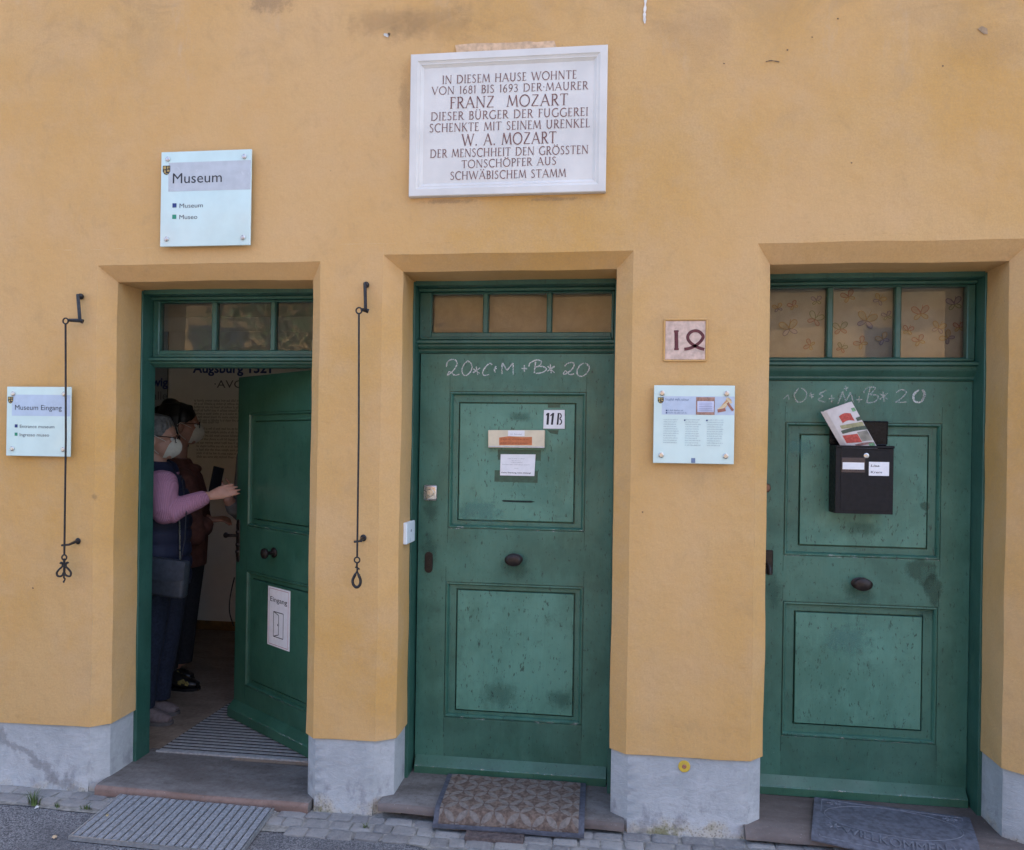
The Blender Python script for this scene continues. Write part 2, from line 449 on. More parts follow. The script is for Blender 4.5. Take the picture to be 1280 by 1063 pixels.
# ------------------------------------------------------------------ street
def street_z(x, y):
    k = min(max((-y)/1.2, 0), 1)
    return zg(x)*(1-.25*k) - .006*k
bm = BM()
def brk(a, b, n): return [a+(b-a)*i/n for i in range(n+1)]
gx = [-90, -30, -12] + brk(-6, 6, 48) + [12, 30, 90]
gy = [-90, -30, -12, -8] + brk(-5, -.6, 22) + brk(-.55, .02, 8) + [.3, 9, 40, 90]
gv = [[bm.verts.new((x, y, street_z(x, y))) for y in gy] for x in gx]
for i in range(len(gx)-1):
    for j in range(len(gy)-1):
        if gy[j] >= .02 and gy[j] < 9 and -6.9 < gx[i] < 6.9: continue      # the house stands here
        bm.faces.new((gv[i][j], gv[i+1][j], gv[i+1][j+1], gv[i][j+1]))
finish(obj('street', bm, ASPHALT, smooth=60), kind='structure')

# strip of small setts along the foot of the wall
bm = BM()
def strip_w(x):
    return .165 + .045*min(max((x+2.5)/1.9, 0), 1) + .25*min(max((x+.75)/.5, 0), 1)
xs = brk(-6, 6, 120)
prev = None
for x in xs:
    e = strip_w(x) + .012*noise.noise(Vector((x*9, 0, 3)))
    a = bm.verts.new((x, .03, street_z(x, 0)+.004)); b = bm.verts.new((x, -e, street_z(x, -e)+.004))
    if prev: bm.faces.new((prev[1], b, a, prev[0])).material_index = 1
    prev = (a, b)
def sett(bm, x0, x1, y0, y1):
    c = [(x0, y0), (x1, y0), (x1, y1), (x0, y1)]
    c = [(p[0]+random.uniform(-.006, .006), p[1]+random.uniform(-.006, .006)) for p in c]
    mx, my = (x0+x1)/2, (y0+y1)/2
    zb = street_z(mx, my); h = random.uniform(.007, .012); tl = (random.uniform(-.02, .02), random.uniform(-.02, .02))
    def ringp(k, dz):
        out = []
        for i in range(4):                                 # corners cut so the stones read as worn
            p, q, s = Vector(c[i]), Vector(c[i-1]), Vector(c[(i+1) % 4])
            for t, o in ((.08, q), (.08, s)):
                v = p.lerp(o, t); v = Vector((mx, my)).lerp(v, k)
                out.append(bm.verts.new((v.x+random.uniform(-.002, .002), v.y+random.uniform(-.002, .002), zb+dz+random.uniform(-.0012, .0012)+(v.x-mx)*tl[0]+(v.y-my)*tl[1]))) 
        return out
    r = [ringp(1, 0), ringp(1, h*.55), ringp(.95, h*.92), ringp(.6, h+.001)]
    for a, b in zip(r, r[1:]):
        for i in range(8): bm.faces.new((a[i], a[(i+1) % 8], b[(i+1) % 8], b[i]))
    bm.faces.new(r[-1])
y = -.012
for row in range(8):
    d = random.uniform(.060, .074); x = -4.2 + random.uniform(0, .1)
    while x < 4.2:
        wd = random.uniform(.07, .135)
        if -y + d < strip_w(x+wd/2) + .02:
            sett(bm, x+.0035, x+wd-.0035, y-d+.0035, y-.0035)
        x += wd
    y -= d
finish(obj('cobblestone_strip', bm, [COBBLE, MORTAR], smooth=50), kind='structure')

# ------------------------------------------------------------------ house
house = empty('terraced_house', (0, 0, 0), 'ochre plastered house front with grey plinth and three green doors', 'house')
OPEN = [dict(x0=-2.297, x1=-1.257, zt=2.377, a=-2.236, b=-1.311, t=2.313, s=.064, rv=.35),
        dict(x0=-.980, x1=.076, zt=2.402, a=-.906, b=.009, t=2.340, s=.074),
        dict(x0=.570, x1=1.594, zt=2.423, a=.627, b=1.533, t=2.351, s=.088)]
CH, RV = .056, .42                     # chamfer depth, reveal depth
def wob(v):
    q = Vector((v.x*3.1, v.y*3, v.z*3.1))
    a = noise.noise(q)*.0045; b = noise.noise(q+Vector((7, 3, 1)))*.0045
    c = noise.noise(q*4)*.0016
    edge = 1.0
    return Vector((v.x+a+c, v.y, v.z+b+c))
def grid_rect(bm, x0, x1, z0, z1, y=0.0):
    """z0, z1 numbers or functions of x"""
    f0 = z0 if callable(z0) else (lambda x: z0); f1 = z1 if callable(z1) else (lambda x: z1)
    mid = (f0(x0)+f1(x0))/2
    st = .07 if x0 > -3.2 and x1 < 2.4 else .3
    patch(bm, lambda u, v: (x0+(x1-x0)*u, y, f0(x0+(x1-x0)*u)*(1-v)+f1(x0+(x1-x0)*u)*v),
          max(1, int((x1-x0)/st)), max(1, int((f1(x0)-f0(x0))/st)))
XL, XR, ZT, ZS = -7.0, 7.0, 5.8, 2.45
bm = BM()
WX0, WX1, WZ0, WZ1 = -3.98, -3.12, 1.02, 2.36  # added opening beyond the view, lets extra daylight into the room
pil = [(XL, WX0), (WX0, WX1), (WX1, -3.1), (-3.1, OPEN[0]['x0']), (OPEN[0]['x1'], OPEN[1]['x0']), (OPEN[1]['x1'], OPEN[2]['x0']), (OPEN[2]['x1'], 2.3), (2.3, XR)]
for a, b in pil:
    if a == WX0: grid_rect(bm, a, b, zp, WZ0); grid_rect(bm, a, b, WZ1, ZS)
    else: grid_rect(bm, a, b, zp, ZS)
for p, q in (((WX0, WZ0), (WX1, WZ0)), ((WX1, WZ0), (WX1, WZ1)), ((WX1, WZ1), (WX0, WZ1)), ((WX0, WZ1), (WX0, WZ0))):
    patch(bm, bil((p[0], 0, p[1]), (q[0], 0, q[1]), (q[0], RV, q[1]), (p[0], RV, p[1])), 3, 3)
for o in OPEN: grid_rect(bm, o['x0'], o['x1'], o['zt'], ZS)
for a, b in ((XL, -3.1), (-3.1, 2.3), (2.3, XR)): grid_rect(bm, a, b, ZS, 3.8); grid_rect(bm, a, b, 3.8, ZT)
def opening_sides(bm, o, zl, off=0.0, top=True, yb=0.0):
    """chamfer and reveal of one opening; off sets the faces back for the plinth"""
    x0, x1, a, b, t, zt = o['x0']-off, o['x1']+off, o['a']-off, o['b']+off, o['t'], o['zt']
    za, zb_ = zl(x0), zl(x1)
    H = 40 if top else 8
    h0, h1 = (zt, t) if top else (zp(x0), zp(x0))
    patch(bm, bil((x0, yb, za), (a, CH+yb, za), (a, CH+yb, h1), (x0, yb, h0)), 2, H)
    rv = o.get('rv', RV); patch(bm, bil((a, CH+yb, za), (a, rv, za), (a, rv, h1), (a, CH+yb, h1)), 5, H)
    h0, h1 = (zt, t) if top else (zp(x1), zp(x1))
    patch(bm, bil((b, CH+yb, zb_), (x1, yb, zb_), (x1, yb, h0), (b, CH+yb, h1)), 2, H)
    patch(bm, bil((b, rv, zb_), (b, CH+yb, zb_), (b, CH+yb, h1), (b, rv, h1)), 5, H)
    if top:
        patch(bm, bil((x0, 0, zt), (x1, 0, zt), (b, CH, t), (a, CH, t)), 16, 2)
        patch(bm, bil((a, CH, t), (b, CH, t), (b, rv, t), (a, rv, t)), 16, 5)
for o in OPEN: opening_sides(bm, o, zp)
# lip under the plaster where it overhangs the plinth
for a, b in pil:
    patch(bm, bil((a, .03, zp(a)), (b, .03, zp(b)), (b, 0, zp(b)), (a, 0, zp(a))), max(1, int((b-a)/.1)), 1)
bmesh.ops.remove_doubles(bm, verts=bm.verts, dist=.0008)
for v in bm.verts: v.co = wob(v.co)
obj('wall', bm, PLASTER, house, smooth=None)

bm = BM()
PO = .008
flare = {}
for a, b in pil:
    x0 = a if a in (XL, WX0, WX1, -3.1, 2.3) else a+PO; x1 = b if b in (WX0, WX1, -3.1, 2.3, XR) else b-PO
    n = max(2, int((b-a)/.05))
    def f(u, v, x0=x0, x1=x1):
        x = x0+(x1-x0)*u; z = -.06 + (zp(x)+.001+.06)*v
        k = max(0, 1-(z-zg(x))/.10)
        y = PO - .016*k*k*(0.7+.9*noise.noise(Vector((x*6, 1, 5)))) + noise.noise(Vector((x*5, 0, z*7)))*.003
        return (x, y, z)
    patch(bm, f, n, 16)
for o in OPEN: opening_sides(bm, o, lambda x: -.06, off=PO, top=False, yb=PO)
bmesh.ops.remove_doubles(bm, verts=bm.verts, dist=.002)
obj('plinth', bm, PLINTH, house, smooth=24)

# rest of the house: side and back walls, roof, so that the rooms are dark and the street lies in its shadow
bm = BM()
for x in (XL, XR): quad(bm, [(x, 0, -.1), (x, 8, -.1), (x, 8, ZT), (x, 0, ZT)])
quad(bm, [(XL, 8, -.1), (XR, 8, -.1), (XR, 8, ZT), (XL, 8, ZT)])
for x in (XL, XR): bm.faces.new([bm.verts.new(p) for p in ((x, 0, ZT), (x, 4, ZT+2.6), (x, 8, ZT))])
obj('rear_wall', bm, PLASTER, house, smooth=None)
bm = BM()
quad(bm, [(XL-.2, -.45, ZT-.1), (XR+.2, -.45, ZT-.1), (XR+.2, 4, ZT+2.75), (XL-.2, 4, ZT+2.75)])
quad(bm, [(XL-.2, 8.4, ZT-.1), (XR+.2, 8.4, ZT-.1), (XR+.2, 4, ZT+2.75), (XL-.2, 4, ZT+2.75)])
obj('roof', bm, plain('roof_tiles', (.22, .075, .04), .85, .3, 8), house, smooth=None)

# rooms behind the wall
FZ = .062
RX0, RX1, RYB, RZC = -4.4, -.96, 2.78, 2.62
bm = BM()
quad(bm, [(RX0, RYB, FZ), (RX1, RYB, FZ), (RX1, RYB, RZC), (RX0, RYB, RZC)])
quad(bm, [(RX0, 0.349, FZ), (RX0, RYB, FZ), (RX0, RYB, RZC), (RX0, 0.349, RZC)])
quad(bm, [(RX1, RYB, FZ), (RX1, 0.349, FZ), (RX1, 0.349, RZC), (RX1, RYB, RZC)])
quad(bm, [(RX0, 0.349, RZC), (RX1, 0.349, RZC), (RX1, RYB, RZC), (RX0, RYB, RZC)])
o = OPEN[0]
for a, b, c, d in ((RX0, WX0, 0, RZC), (WX1, o['a'], 0, RZC), (WX0, WX1, 0, WZ0), (WX0, WX1, WZ1, RZC), (o['b'], RX1, 0, RZC), (o['a'], o['b'], o['t'], RZC)):
    quad(bm, [(a, .349, c), (b, .349, c), (b, .349, d), (a, .349, d)])
obj('interior_wall', bm, WALLIN, house, smooth=None)
bm = BM()
for o in OPEN[1:]:                                     # entrance halls behind the two closed doors
    a, b = o['a']-.02, o['b']+.02
    quad(bm, [(a, 1.6, 0), (b, 1.6, 0), (b, 1.6, 2.6), (a, 1.6, 2.6)])
    quad(bm, [(a, RV, 2.6), (b, RV, 2.6), (b, 1.6, 2.6), (a, 1.6, 2.6)])
    quad(bm, [(a, RV, .05), (b, RV, .05), (b, 1.6, .05), (a, 1.6, .05)])
    for x in (a, b): quad(bm, [(x, RV, 0), (x, 1.6, 0), (x, 1.6, 2.6), (x, RV, 2.6)])
obj('hall_wall', bm, DARK, house, smooth=None)
bm = BM()
for x in (WX0, (WX0+WX1)/2-.03, WX1-.06): box(bm, x+.002, x+.058, .14, .19, WZ0+.06, WZ1-.06, .004)
for z in (WZ0+.002, WZ1-.058): box(bm, WX0+.002, WX1-.002, .14, .19, z, z+.056, .004)
for z in (WZ0+.48, WZ0+.88): box(bm, WX0+.0605, WX1-.0605, .15, .18, z, z+.025, .004)
wr_ = obj('off_frame_window', bm, plain('added_window_paint', (.62, .61, .57), .5), house)  # added casement outside the frame, put in to brighten the room
bm = BM(); quad(bm, [(WX0+.05, .166, WZ0+.05), (WX1-.05, .166, WZ0+.05), (WX1-.05, .166, WZ1-.05), (WX0+.05, .166, WZ1-.05)]); obj('pane', bm, GLASS, wr_, smooth=None)
bm = BM()
box(bm, RX0, RX1, RYB-.022, RYB-.002, FZ, FZ+.075, .004)
obj('skirting_board', bm, WOOD, house)
bm = BM()
quad(bm, [(RX0, .33, FZ), (RX1, .33, FZ), (RX1, RYB, FZ), (RX0, RYB, FZ)])
finish(obj('floor', bm, FLOORM, smooth=None), kind='structure')

# patch of fresh mortar above the tablet and old-plaster remnants
def plaster_patch(name, pts, mat, th=.006):
    bm = BM(); P = []
    L = len(pts)
    for i in range(L):
        a, b = Vector(pts[i]), Vector(pts[(i+1) % L])
        k = max(1, int((b-a).length/9))
        for j in range(k):
            p = a.lerp(b, j/k); P.append(at(p.x+random.uniform(-.9, .9), p.y+random.uniform(-.9, .9), -.002))
    f = bm.faces.new([bm.verts.new(p) for p in P])
    r = bmesh.ops.extrude_face_region(bm, geom=[f])
    for v in r['geom']:
        if isinstance(v, bmesh.types.BMVert): v.co.y -= th
    return obj(name, bm, mat, house, smooth=None)
plaster_patch('mortar_patch', [(570, 58), (600, 55), (660, 53.5), (692, 52), (697, 63), (690, 66), (640, 70), (572, 72)], MORTARP)

# stains and marks on the plaster, each with its own outline
WST3 = mk_stain('faint_wall_stain', (.36, .25, .14), .09, 5); WST = mk_stain('damp_wall_stain', (.32, .215, .11), .2, 9); WST2 = mk_stain('sooty_wall_stain', (.26, .19, .13), .26, 26)
for px, py, rx, rz, mt in ((545, 30, .30, .12, WST), (490, 30, .30, .10, WST), (338, 2, .16, .08, WST2), (505, 132, .035, .22, WST), (560, 252, .18, .016, WST2), (690, 249, .18, .014, WST2),
                           (868, 50, .24, .22, WST3), (1230, 60, .24, .16, WST3),
                           (118, 622, .02, .025, WST2)):
    p = at(px, py, -.0045); bm = BM()
    quad(bm, [(-rx, 0, -rz), (rx, 0, -rz), (rx, 0, rz), (-rx, 0, rz)])
    obj('wall_stain', bm, mt, house, smooth=None, loc=p)
def wall_mark(name, pts, wd, mat):
    bm = BM(); ribbon(bm, [(lambda q: (q.x, q.z))(at(x, y, 0)) for x, y in pts], wd, -.0035, 0, .4); obj(name, bm, mat, house, smooth=None)
CRK = plain('crack_shadow', (.13, .085, .05), .9); DRIP = plain('white_drip', (.66, .63, .57), .8)
wall_mark('paint_drip', spline([(807, -6), (806.5, 8), (805.5, 20), (806, 30)]), .009, DRIP); wall_mark('paint_drip', [(480, 43.5), (483, 44.5), (486, 46)], .010, DRIP)
wall_mark('nail_hole', [(485, 43.4), (488, 43.6)], .010, CRK)
wall_mark('hairline_crack', spline([(957, 78), (964, 76.5), (974, 78.2)]), .0035, CRK)
for q in ((905, 80), (984, 63), (1015, 47), (1178, 83), (1064, 204), (42, 735), (1047, 24), (803, 640)):
    wall_mark('nail_hole', [(q[0]-1, q[1]), (q[0]+1, q[1]+.4)], .005, CRK)
plaster_patch('plaster_chip', [(1222, 36), (1228, 32), (1234, 36), (1235, 42), (1229, 43)], plain('bare_plaster', (.36, .25, .15), .95, .2), .0012)

# door steps
def step(x0, x1, zl, zr, zb0, zb1, yf, mats, nose=.012):
    bm = BM()
    def top(x): return zl+(zr-zl)*(x-x0)/(x1-x0)
    n = 36
    prof = [(.40, 0), (.30, 0), (.12, -.003), (yf+.05, .0), (yf+nose, -.002), (yf+.003, -nose*.7), (yf, -nose*1.6), (yf, -.05), (yf+.03, -.065)]
    rows = []
    for i in range(n+1):
        x = x0+(x1-x0)*i/n
        rows.append([bm.verts.new((x, y+noise.noise(Vector((x*9, y*4, 2)))*.004*(y < .05), top(x)+dz*(1 if j < 7 else (top(x)-(zb0+(zb1-zb0)*i/n))/.05)
                     + noise.noise(Vector((x*4, y*6, 8)))*.003 - .004*math.exp(-((x-(x0+x1)/2)/.25)**2)*(y < .2)))
                     for j, (y, dz) in enumerate(prof)])
    for a, b in zip(rows, rows[1:]):
        for j in range(len(prof)-1):
            bm.faces.new((a[j], a[j+1], b[j+1], b[j])).material_index = 1 if j >= 4 else 0
    for rw in (rows[0], rows[-1]):
        try: bm.faces.new(rw)
        except ValueError: pass
    return obj('door_step', bm, mats, house, smooth=50)
step(-2.248, -1.262, .066, .056, .022, .012, -.035, [STONE, STONE_E])
step(-.955, .072, .082, .076, .048, .044, -.035, [STONE, STONE_R])
step(.548, 1.66, .092, .095, .056, .075, -.05, [STONE_R, STONE_R], .022)

# ------------------------------------------------------------------ door frames and fanlights
YF = .335
def frame_and_window(o, glass, sash_bot, ledge, bar_bot, munt, curtain):
    a, b, t, s = o['a'], o['b'], o['t'], o['s']
    bm = BM()
    L = .007
    yb_ = o.get('rv', .419)-.004
    box(bm, a-.02, a+L, .235, yb_, s-.03, t-.004, .002)
    box(bm, b-L, b+.02, .235, yb_, s-.03, t-.004, .002)
    box(bm, a+L, b-L, .238, yb_, t-.02, t+.012, .002)
    box(bm, a+L, b-L, YF-.035, YF+.04, t-.035, t-.0205, .003)
    # moulded transom bar over the door leaf
    h = ledge-bar_bot
    prof = [(YF+.05, ledge), (YF-.045, ledge), (YF-.05, ledge-.004), (YF-.05, ledge-.014), (YF-.034, ledge-.02), (YF-.034, ledge-.02-h*.14),
            (YF-.026, ledge-.02-h*.3), (YF-.012, bar_bot+.016), (YF-.012, bar_bot+.008), (YF-.006, bar_bot), (YF+.05, bar_bot)]
    r = [[bm.verts.new((x, y, z)) for y, z in prof] for x in (a+L, b-L)]
    for j in range(len(prof)): bm.faces.new((r[0][j], r[0][j-1], r[1][j-1], r[1][j]))
    fr = obj('door_frame', bm, FRAME, house)
    # fanlight: sash, muntins, panes
    gx0, gx1, gz0, gz1 = glass
    bm = BM()
    x0, x1 = a+L+.001, b-L-.001
    zt_ = t-.036
    box(bm, x0, gx0, YF-.018, YF+.03, sash_bot, zt_, .004)
    box(bm, gx1, x1, YF-.018, YF+.03, sash_bot, zt_, .004)
    box(bm, gx0, gx1, YF-.018, YF+.03, gz1, zt_, .004)
    box(bm, gx0, gx1, YF-.018, YF+.03, sash_bot, gz0, .004)
    box(bm, x0+.01, x1-.01, YF-.03, YF-.0185, sash_bot+.001, sash_bot+.014, .003)       # drip rail
    for mx in munt: box(bm, mx-.0125, mx+.0125, YF-.012, YF+.026, gz0-.002, gz1+.002, .004)
    # glazing bead
    win = obj('transom_window', bm, FRAME, house)
    bm = BM()
    edges = [gx0] + list(munt) + [gx1]
    for p, q in zip(edges, edges[1:]):
        p2 = p+(.0125 if p != gx0 else -.002); q2 = q-(.0125 if q != gx1 else -.002)
        dy = random.uniform(-.0015, .0015)
        quad(bm, [(p2, YF+.010+dy, gz0), (q2, YF+.010-dy, gz0), (q2, YF+.010-dy*.5, gz1), (p2, YF+.010+dy*.7, gz1)])
    obj('pane', bm, GLASS, win, smooth=None)
    return fr, win
f1, w1 = frame_and_window(OPEN[0], (-2.195, -1.345, 2.036, 2.268), 2.0, 1.998, 1.955, [-1.916, -1.617], None)
f2, w2 = frame_and_window(OPEN[1], (-.842, -.012, 2.118, 2.297), 2.082, 2.080, 2.024, [-.588, -.293], None)
f3, w3 = frame_and_window(OPEN[2], (.672, 1.492, 2.004, 2.309), 1.985, 1.983, 1.905, [.934, 1.2155], None)
# curtains behind the second and third fanlights
n_ = N('tan_blind'); CURT = n_.done(n_.mix(n_.ramp(n_.noise(5, 6, .7), .35, .7), (.42, .31, .19), (.54, .41, .26)), .9, n_.bump(n_.noise(60, 4), .4, .003))
CLOTH = plain('pale_curtain_cloth', (.44, .42, .38), .95, .15, 7, bump=.3, bscale=120)
def curtain(o, z0, z1, y, mats, folds, amp):
    bm = BM(); x0, x1 = o['a']+.005, o['b']-.005
    patch(bm, lambda u, v: (x0+(x1-x0)*u, y+amp*math.sin(u*folds+math.sin(u*9)*.8)+.002*math.sin(v*5), z0+(z1-z0)*v), 80, 6)
    return bm
bm = curtain(OPEN[1], 2.06, 2.36, YF+.06, CURT, 3, .003)
obj('curtain', bm, CURT, w2)
bm = curtain(OPEN[2], 1.96, 2.40, YF+.055, CLOTH, 13, .006)
BUT = [plain('butterfly_red', (.30, .10, .08), .9), plain('butterfly_ochre', (.36, .22, .07), .9), plain('butterfly_violet', (.14, .11, .22), .9), plain('butterfly_green', (.15, .18, .10), .9)]
BUT += [plain('wing_tint_red', (.40, .30, .26), .95), plain('wing_tint_ochre', (.43, .36, .24), .95), plain('wing_tint_violet', (.34, .31, .36), .95), plain('wing_tint_green', (.36, .37, .30), .95)]
def butterfly(bm, cx, cz, s, rot, mi):
    for k, (ang, ln, wd) in enumerate(((.75, 1, .55), (2.4, 1, .55), (-.65, .75, .42), (-2.5, .75, .42))):
        pts = []
        for i in range(15):
            th = 2*math.pi*i/14
            u = ln*.5*(1-math.cos(th)); v = wd*.5*math.sin(th)*(0.6+.6*u)
            c, d = math.cos(ang+rot), math.sin(ang+rot)
            pts.append((cx+s*(u*c-v*d), cz+s*(u*d+v*c)))
        f_ = bm.faces.new([bm.verts.new((x_, YF+.055-.0078, z_)) for x_, z_ in pts[:-1]]); f_.material_index = 4+(mi if k < 2 else (mi % 4)+1)
        ribbon(bm, pts, .0032, YF+.055-.0085, mi if k < 2 else (mi % 4)+1)
    for sg in (-1, 1):
        ribbon(bm, [(cx, cz), (cx+s*.25*sg*math.cos(rot)-s*.7*math.sin(rot), cz+s*.7*math.cos(rot)+.2*s*sg)], .002, YF+.055-.0085, mi)
for px, py, s, ro, mi in ((986, 412, .050, .2, 2), (1018, 400, .042, -.4, 4), (991, 383, .026, .5, 1), (1020, 377, .028, .1, 3), (1012, 432, .03, 1.2, 1),
                          (972, 386, .026, .3, 2), (1050, 412, .04, .1, 4), (1082, 402, .052, -.25, 2), (1060, 372, .036, .4, 1), (1098, 376, .032, -.5, 2),
                          (1076, 430, .034, .7, 1), (1103, 425, .034, .5, 2), (1051, 436, .028, -.4, 4), (1108, 396, .026, .3, 3), (1150, 393, .046, .1, 1),
                          (1172, 411, .036, -.3, 2), (1192, 381, .04, .2, 3), (1148, 427, .032, .4, 1), (1184, 423, .036, .8, 2), (1134, 414, .028, -.2, 1), (1198, 410, .03, .1, 1)):
    p = at(px, py, YF+.055)
    butterfly(bm, p.x, p.z, s, ro, mi)
obj('curtain', bm, [CLOTH]+BUT, w3, smooth=None)

# ------------------------------------------------------------------ doors
WORN = mk_chalk('worn_paint_edge', .42, 26, .50, .66, 0.0)
def door_leaf(name, x0, x1, z0, z1, panels, mats, wb, loc, rz, th=.045):
    """leaf in its own frame: face at y = 0, looking towards -y"""
    bm = BM()
    xs = sorted({x0, x1, *[p[0] for p in panels], *[p[1] for p in panels]}); zs = sorted({z0, z1, *[p[2] for p in panels], *[p[3] for p in panels]})
    def inside(a, b, c, d):
        mx, mz = (a+b)/2, (c+d)/2
        return any(p[0] < mx < p[1] and p[2] < mz < p[3] for p in panels)
    for a, b in zip(xs, xs[1:]):
        for c, d in zip(zs, zs[1:]):
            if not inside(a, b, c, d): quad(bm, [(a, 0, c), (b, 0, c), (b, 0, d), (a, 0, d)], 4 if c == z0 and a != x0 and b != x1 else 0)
    for (a, b, c, d, fa, fb, fc, fd) in panels:
        def R4(i, y): return [(a+i, y, c+i), (b-i, y, c+i), (b-i, y, d-i), (a+i, y, d-i)]
        rings = [R4(0, 0), R4(.001, .006), R4(.0035, .006), R4(.004, -.003), R4(.010, -.004), R4(.015, .004), R4(.017, .014)]
        F4 = lambda i, y: [(fa+i, y, fc+i), (fb-i, y, fc+i), (fb-i, y, fd-i), (fa+i, y, fd-i)]
        rings += [F4(0, .014), F4(.0005, .028), F4(.0054, .028), F4(.006, .010), F4(.008, .008)]
        for j, (q, s) in enumerate(zip(rings, rings[1:])):
            for k in range(4): quad(bm, [q[k], q[(k+1) % 4], s[(k+1) % 4], s[k]])
        quad(bm, rings[-1], 1)
        for xx in (a, b):                                       # shrinkage lines of the frame joints
            for (lo, hi) in ((c-.07, c-.002), (d+.002, d+.07)):
                ribbon(bm, [(xx+random.uniform(-.002, .002), lo), (xx, hi)], .0014, -.0006, 2)
    for q in ([(x0, 0, z0), (x0, th, z0), (x0, th, z1), (x0, 0, z1)], [(x1, 0, z0), (x1, th, z0), (x1, th, z1), (x1, 0, z1)],
              [(x0, 0, z1), (x1, 0, z1), (x1, th, z1), (x0, th, z1)], [(x0, 0, z0), (x1, 0, z0), (x1, th, z0), (x0, th, z0)],
              [(x0, th, z0), (x1, th, z0), (x1, th, z1), (x0, th, z1)]): quad(bm, q)
    d = obj(name, bm, mats, house, smooth=20, loc=loc, rot=(0, 0, rz))
    # weather board
    bm = BM(); wz0, wz1, wx0, wx1 = wb
    pr = [(-.001, wz1), (-.036, wz1-.034), (-.040, wz1-.04), (-.040, wz0+.004), (-.034, wz0), (-.001, wz0)]
    r = [[bm.verts.new((x, y, z)) for y, z in pr] for x in (wx0, wx1)]
    for j in range(len(pr)): bm.faces.new((r[0][j], r[0][j-1], r[1][j-1], r[1][j]))
    bm.faces.new(r[0]); bm.faces.new(list(reversed(r[1])))
    wbo = obj('weather_board', bm, mats[3], d, smooth=None)
    bm = BM()
    def worn(x0_, x1_, z_, y_, wd_):
        n_ = 60; ribbon(bm, [(x0_+(x1_-x0_)*i/n_, z_+random.uniform(-.0008, .0008)) for i in range(n_+1)], wd_, y_, 0, .7)
    worn(wx0, wx1, wz1-.037, -.0402, .005)
    for p in panels: worn(p[0]+.004, p[1]-.004, p[2]-.001, -.0006, .003); worn(p[0]+.006, p[1]-.006, p[2]+.0072, -.0045, .0035)
    obj('worn_edge', bm, WORN, d, smooth=None)
    return d
JOINT = plain('paint_crack', (.008, .02, .016), .9)
KNOBP = [(.030, 0), (.032, .004), (.024, .008), (.012, .012), (.0105, .026), (.017, .031), (.030, .036), (.033, .042), (.030, .048), (.018, .053), (.004, .055)]
def knob(d, x, z, sx=1.3, sz=.88, k=.95):
    bm = BM(); lathe(bm, [(r*k, q*k) for r, q in KNOBP], (0, 0, 0), n=28)
    for v in bm.verts: v.co.x *= sx; v.co.z *= sz
    return obj('door_knob', bm, BRONZE, d, smooth=40, loc=(x, 0, z))
def stain(d, x, z, rx, rz, mat, y=-.0012, name='grime_stain'):
    bm = BM(); quad(bm, [(-rx, 0, -rz), (rx, 0, -rz), (rx, 0, rz), (-rx, 0, rz)])
    # give the bounding box a little depth so generated coordinates work
    return obj(name, bm, mat, d, smooth=None, loc=(x, y, z))
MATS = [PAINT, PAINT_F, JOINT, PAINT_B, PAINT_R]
Y2 = YF
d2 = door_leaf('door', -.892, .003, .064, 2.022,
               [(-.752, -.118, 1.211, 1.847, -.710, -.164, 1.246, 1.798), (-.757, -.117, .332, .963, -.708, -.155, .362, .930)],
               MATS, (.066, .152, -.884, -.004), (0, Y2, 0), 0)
knob(d2, -.437, 1.077)
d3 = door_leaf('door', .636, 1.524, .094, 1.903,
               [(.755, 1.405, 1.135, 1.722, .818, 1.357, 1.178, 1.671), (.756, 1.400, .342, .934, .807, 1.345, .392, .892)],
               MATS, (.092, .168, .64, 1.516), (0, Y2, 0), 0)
knob(d3, 1.079, 1.024)
# first door stands open into the room
HX, HY, TH1 = -1.322, .352, R(35.8)
dn = Vector((-math.sin(TH1), -math.cos(TH1), 0)); hinge = Vector((HX, HY, 0)); du = Vector((math.cos(TH1), -math.sin(TH1), 0))
def on_door(px, py, y=0.0):
    p = at_plane(px, py, hinge+dn*(-y), dn); return ((p-hinge).dot(du), p.z)
W1 = .925
pa, pb, pc = on_door(312, 516), on_door(308.6, 657.6), on_door(306, 857)
pd = on_door(306.7, 712)
px0 = (pa[0]+pb[0]+pc[0])/3; px1 = -(W1+px0)
zA, zB, zC, zD = pa[1], pb[1], pd[1], pc[1]
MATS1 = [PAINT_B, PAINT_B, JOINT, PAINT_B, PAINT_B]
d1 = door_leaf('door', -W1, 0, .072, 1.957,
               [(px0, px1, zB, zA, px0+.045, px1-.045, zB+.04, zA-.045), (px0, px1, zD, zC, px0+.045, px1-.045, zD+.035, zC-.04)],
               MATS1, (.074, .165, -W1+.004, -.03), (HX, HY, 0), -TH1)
kx, kz = on_door(343, 691)
kb = knob(d1, kx, kz, 1.05, .95, .9)
for v in kb.data.vertices: v.co.y *= 1.5
bm = BM()
lx, lz = on_door(297, 676)
box(bm, -.020, .020, -.006, .0, -.095, .095, .004)
for z in (-.1, .1): ellipsoid(bm, (0, -.002, z), (.018, .006, .02))
for z in (-.06, -.02, .05): ellipsoid(bm, (0, -.006, z), (.016, .010, .012), seg=12)
tube(bm, [(0, 0, .03), (0, -.035, .032), (-.012, -.045, .032), (-.05, -.047, .03)], [.009, .008, .008, .011])
ellipsoid(bm, (-.055, -.047, .03), (.016, .014, .016), seg=14)
obj('door_handle', bm, BRONZE, d1, loc=(-W1+.024, 0, lz))

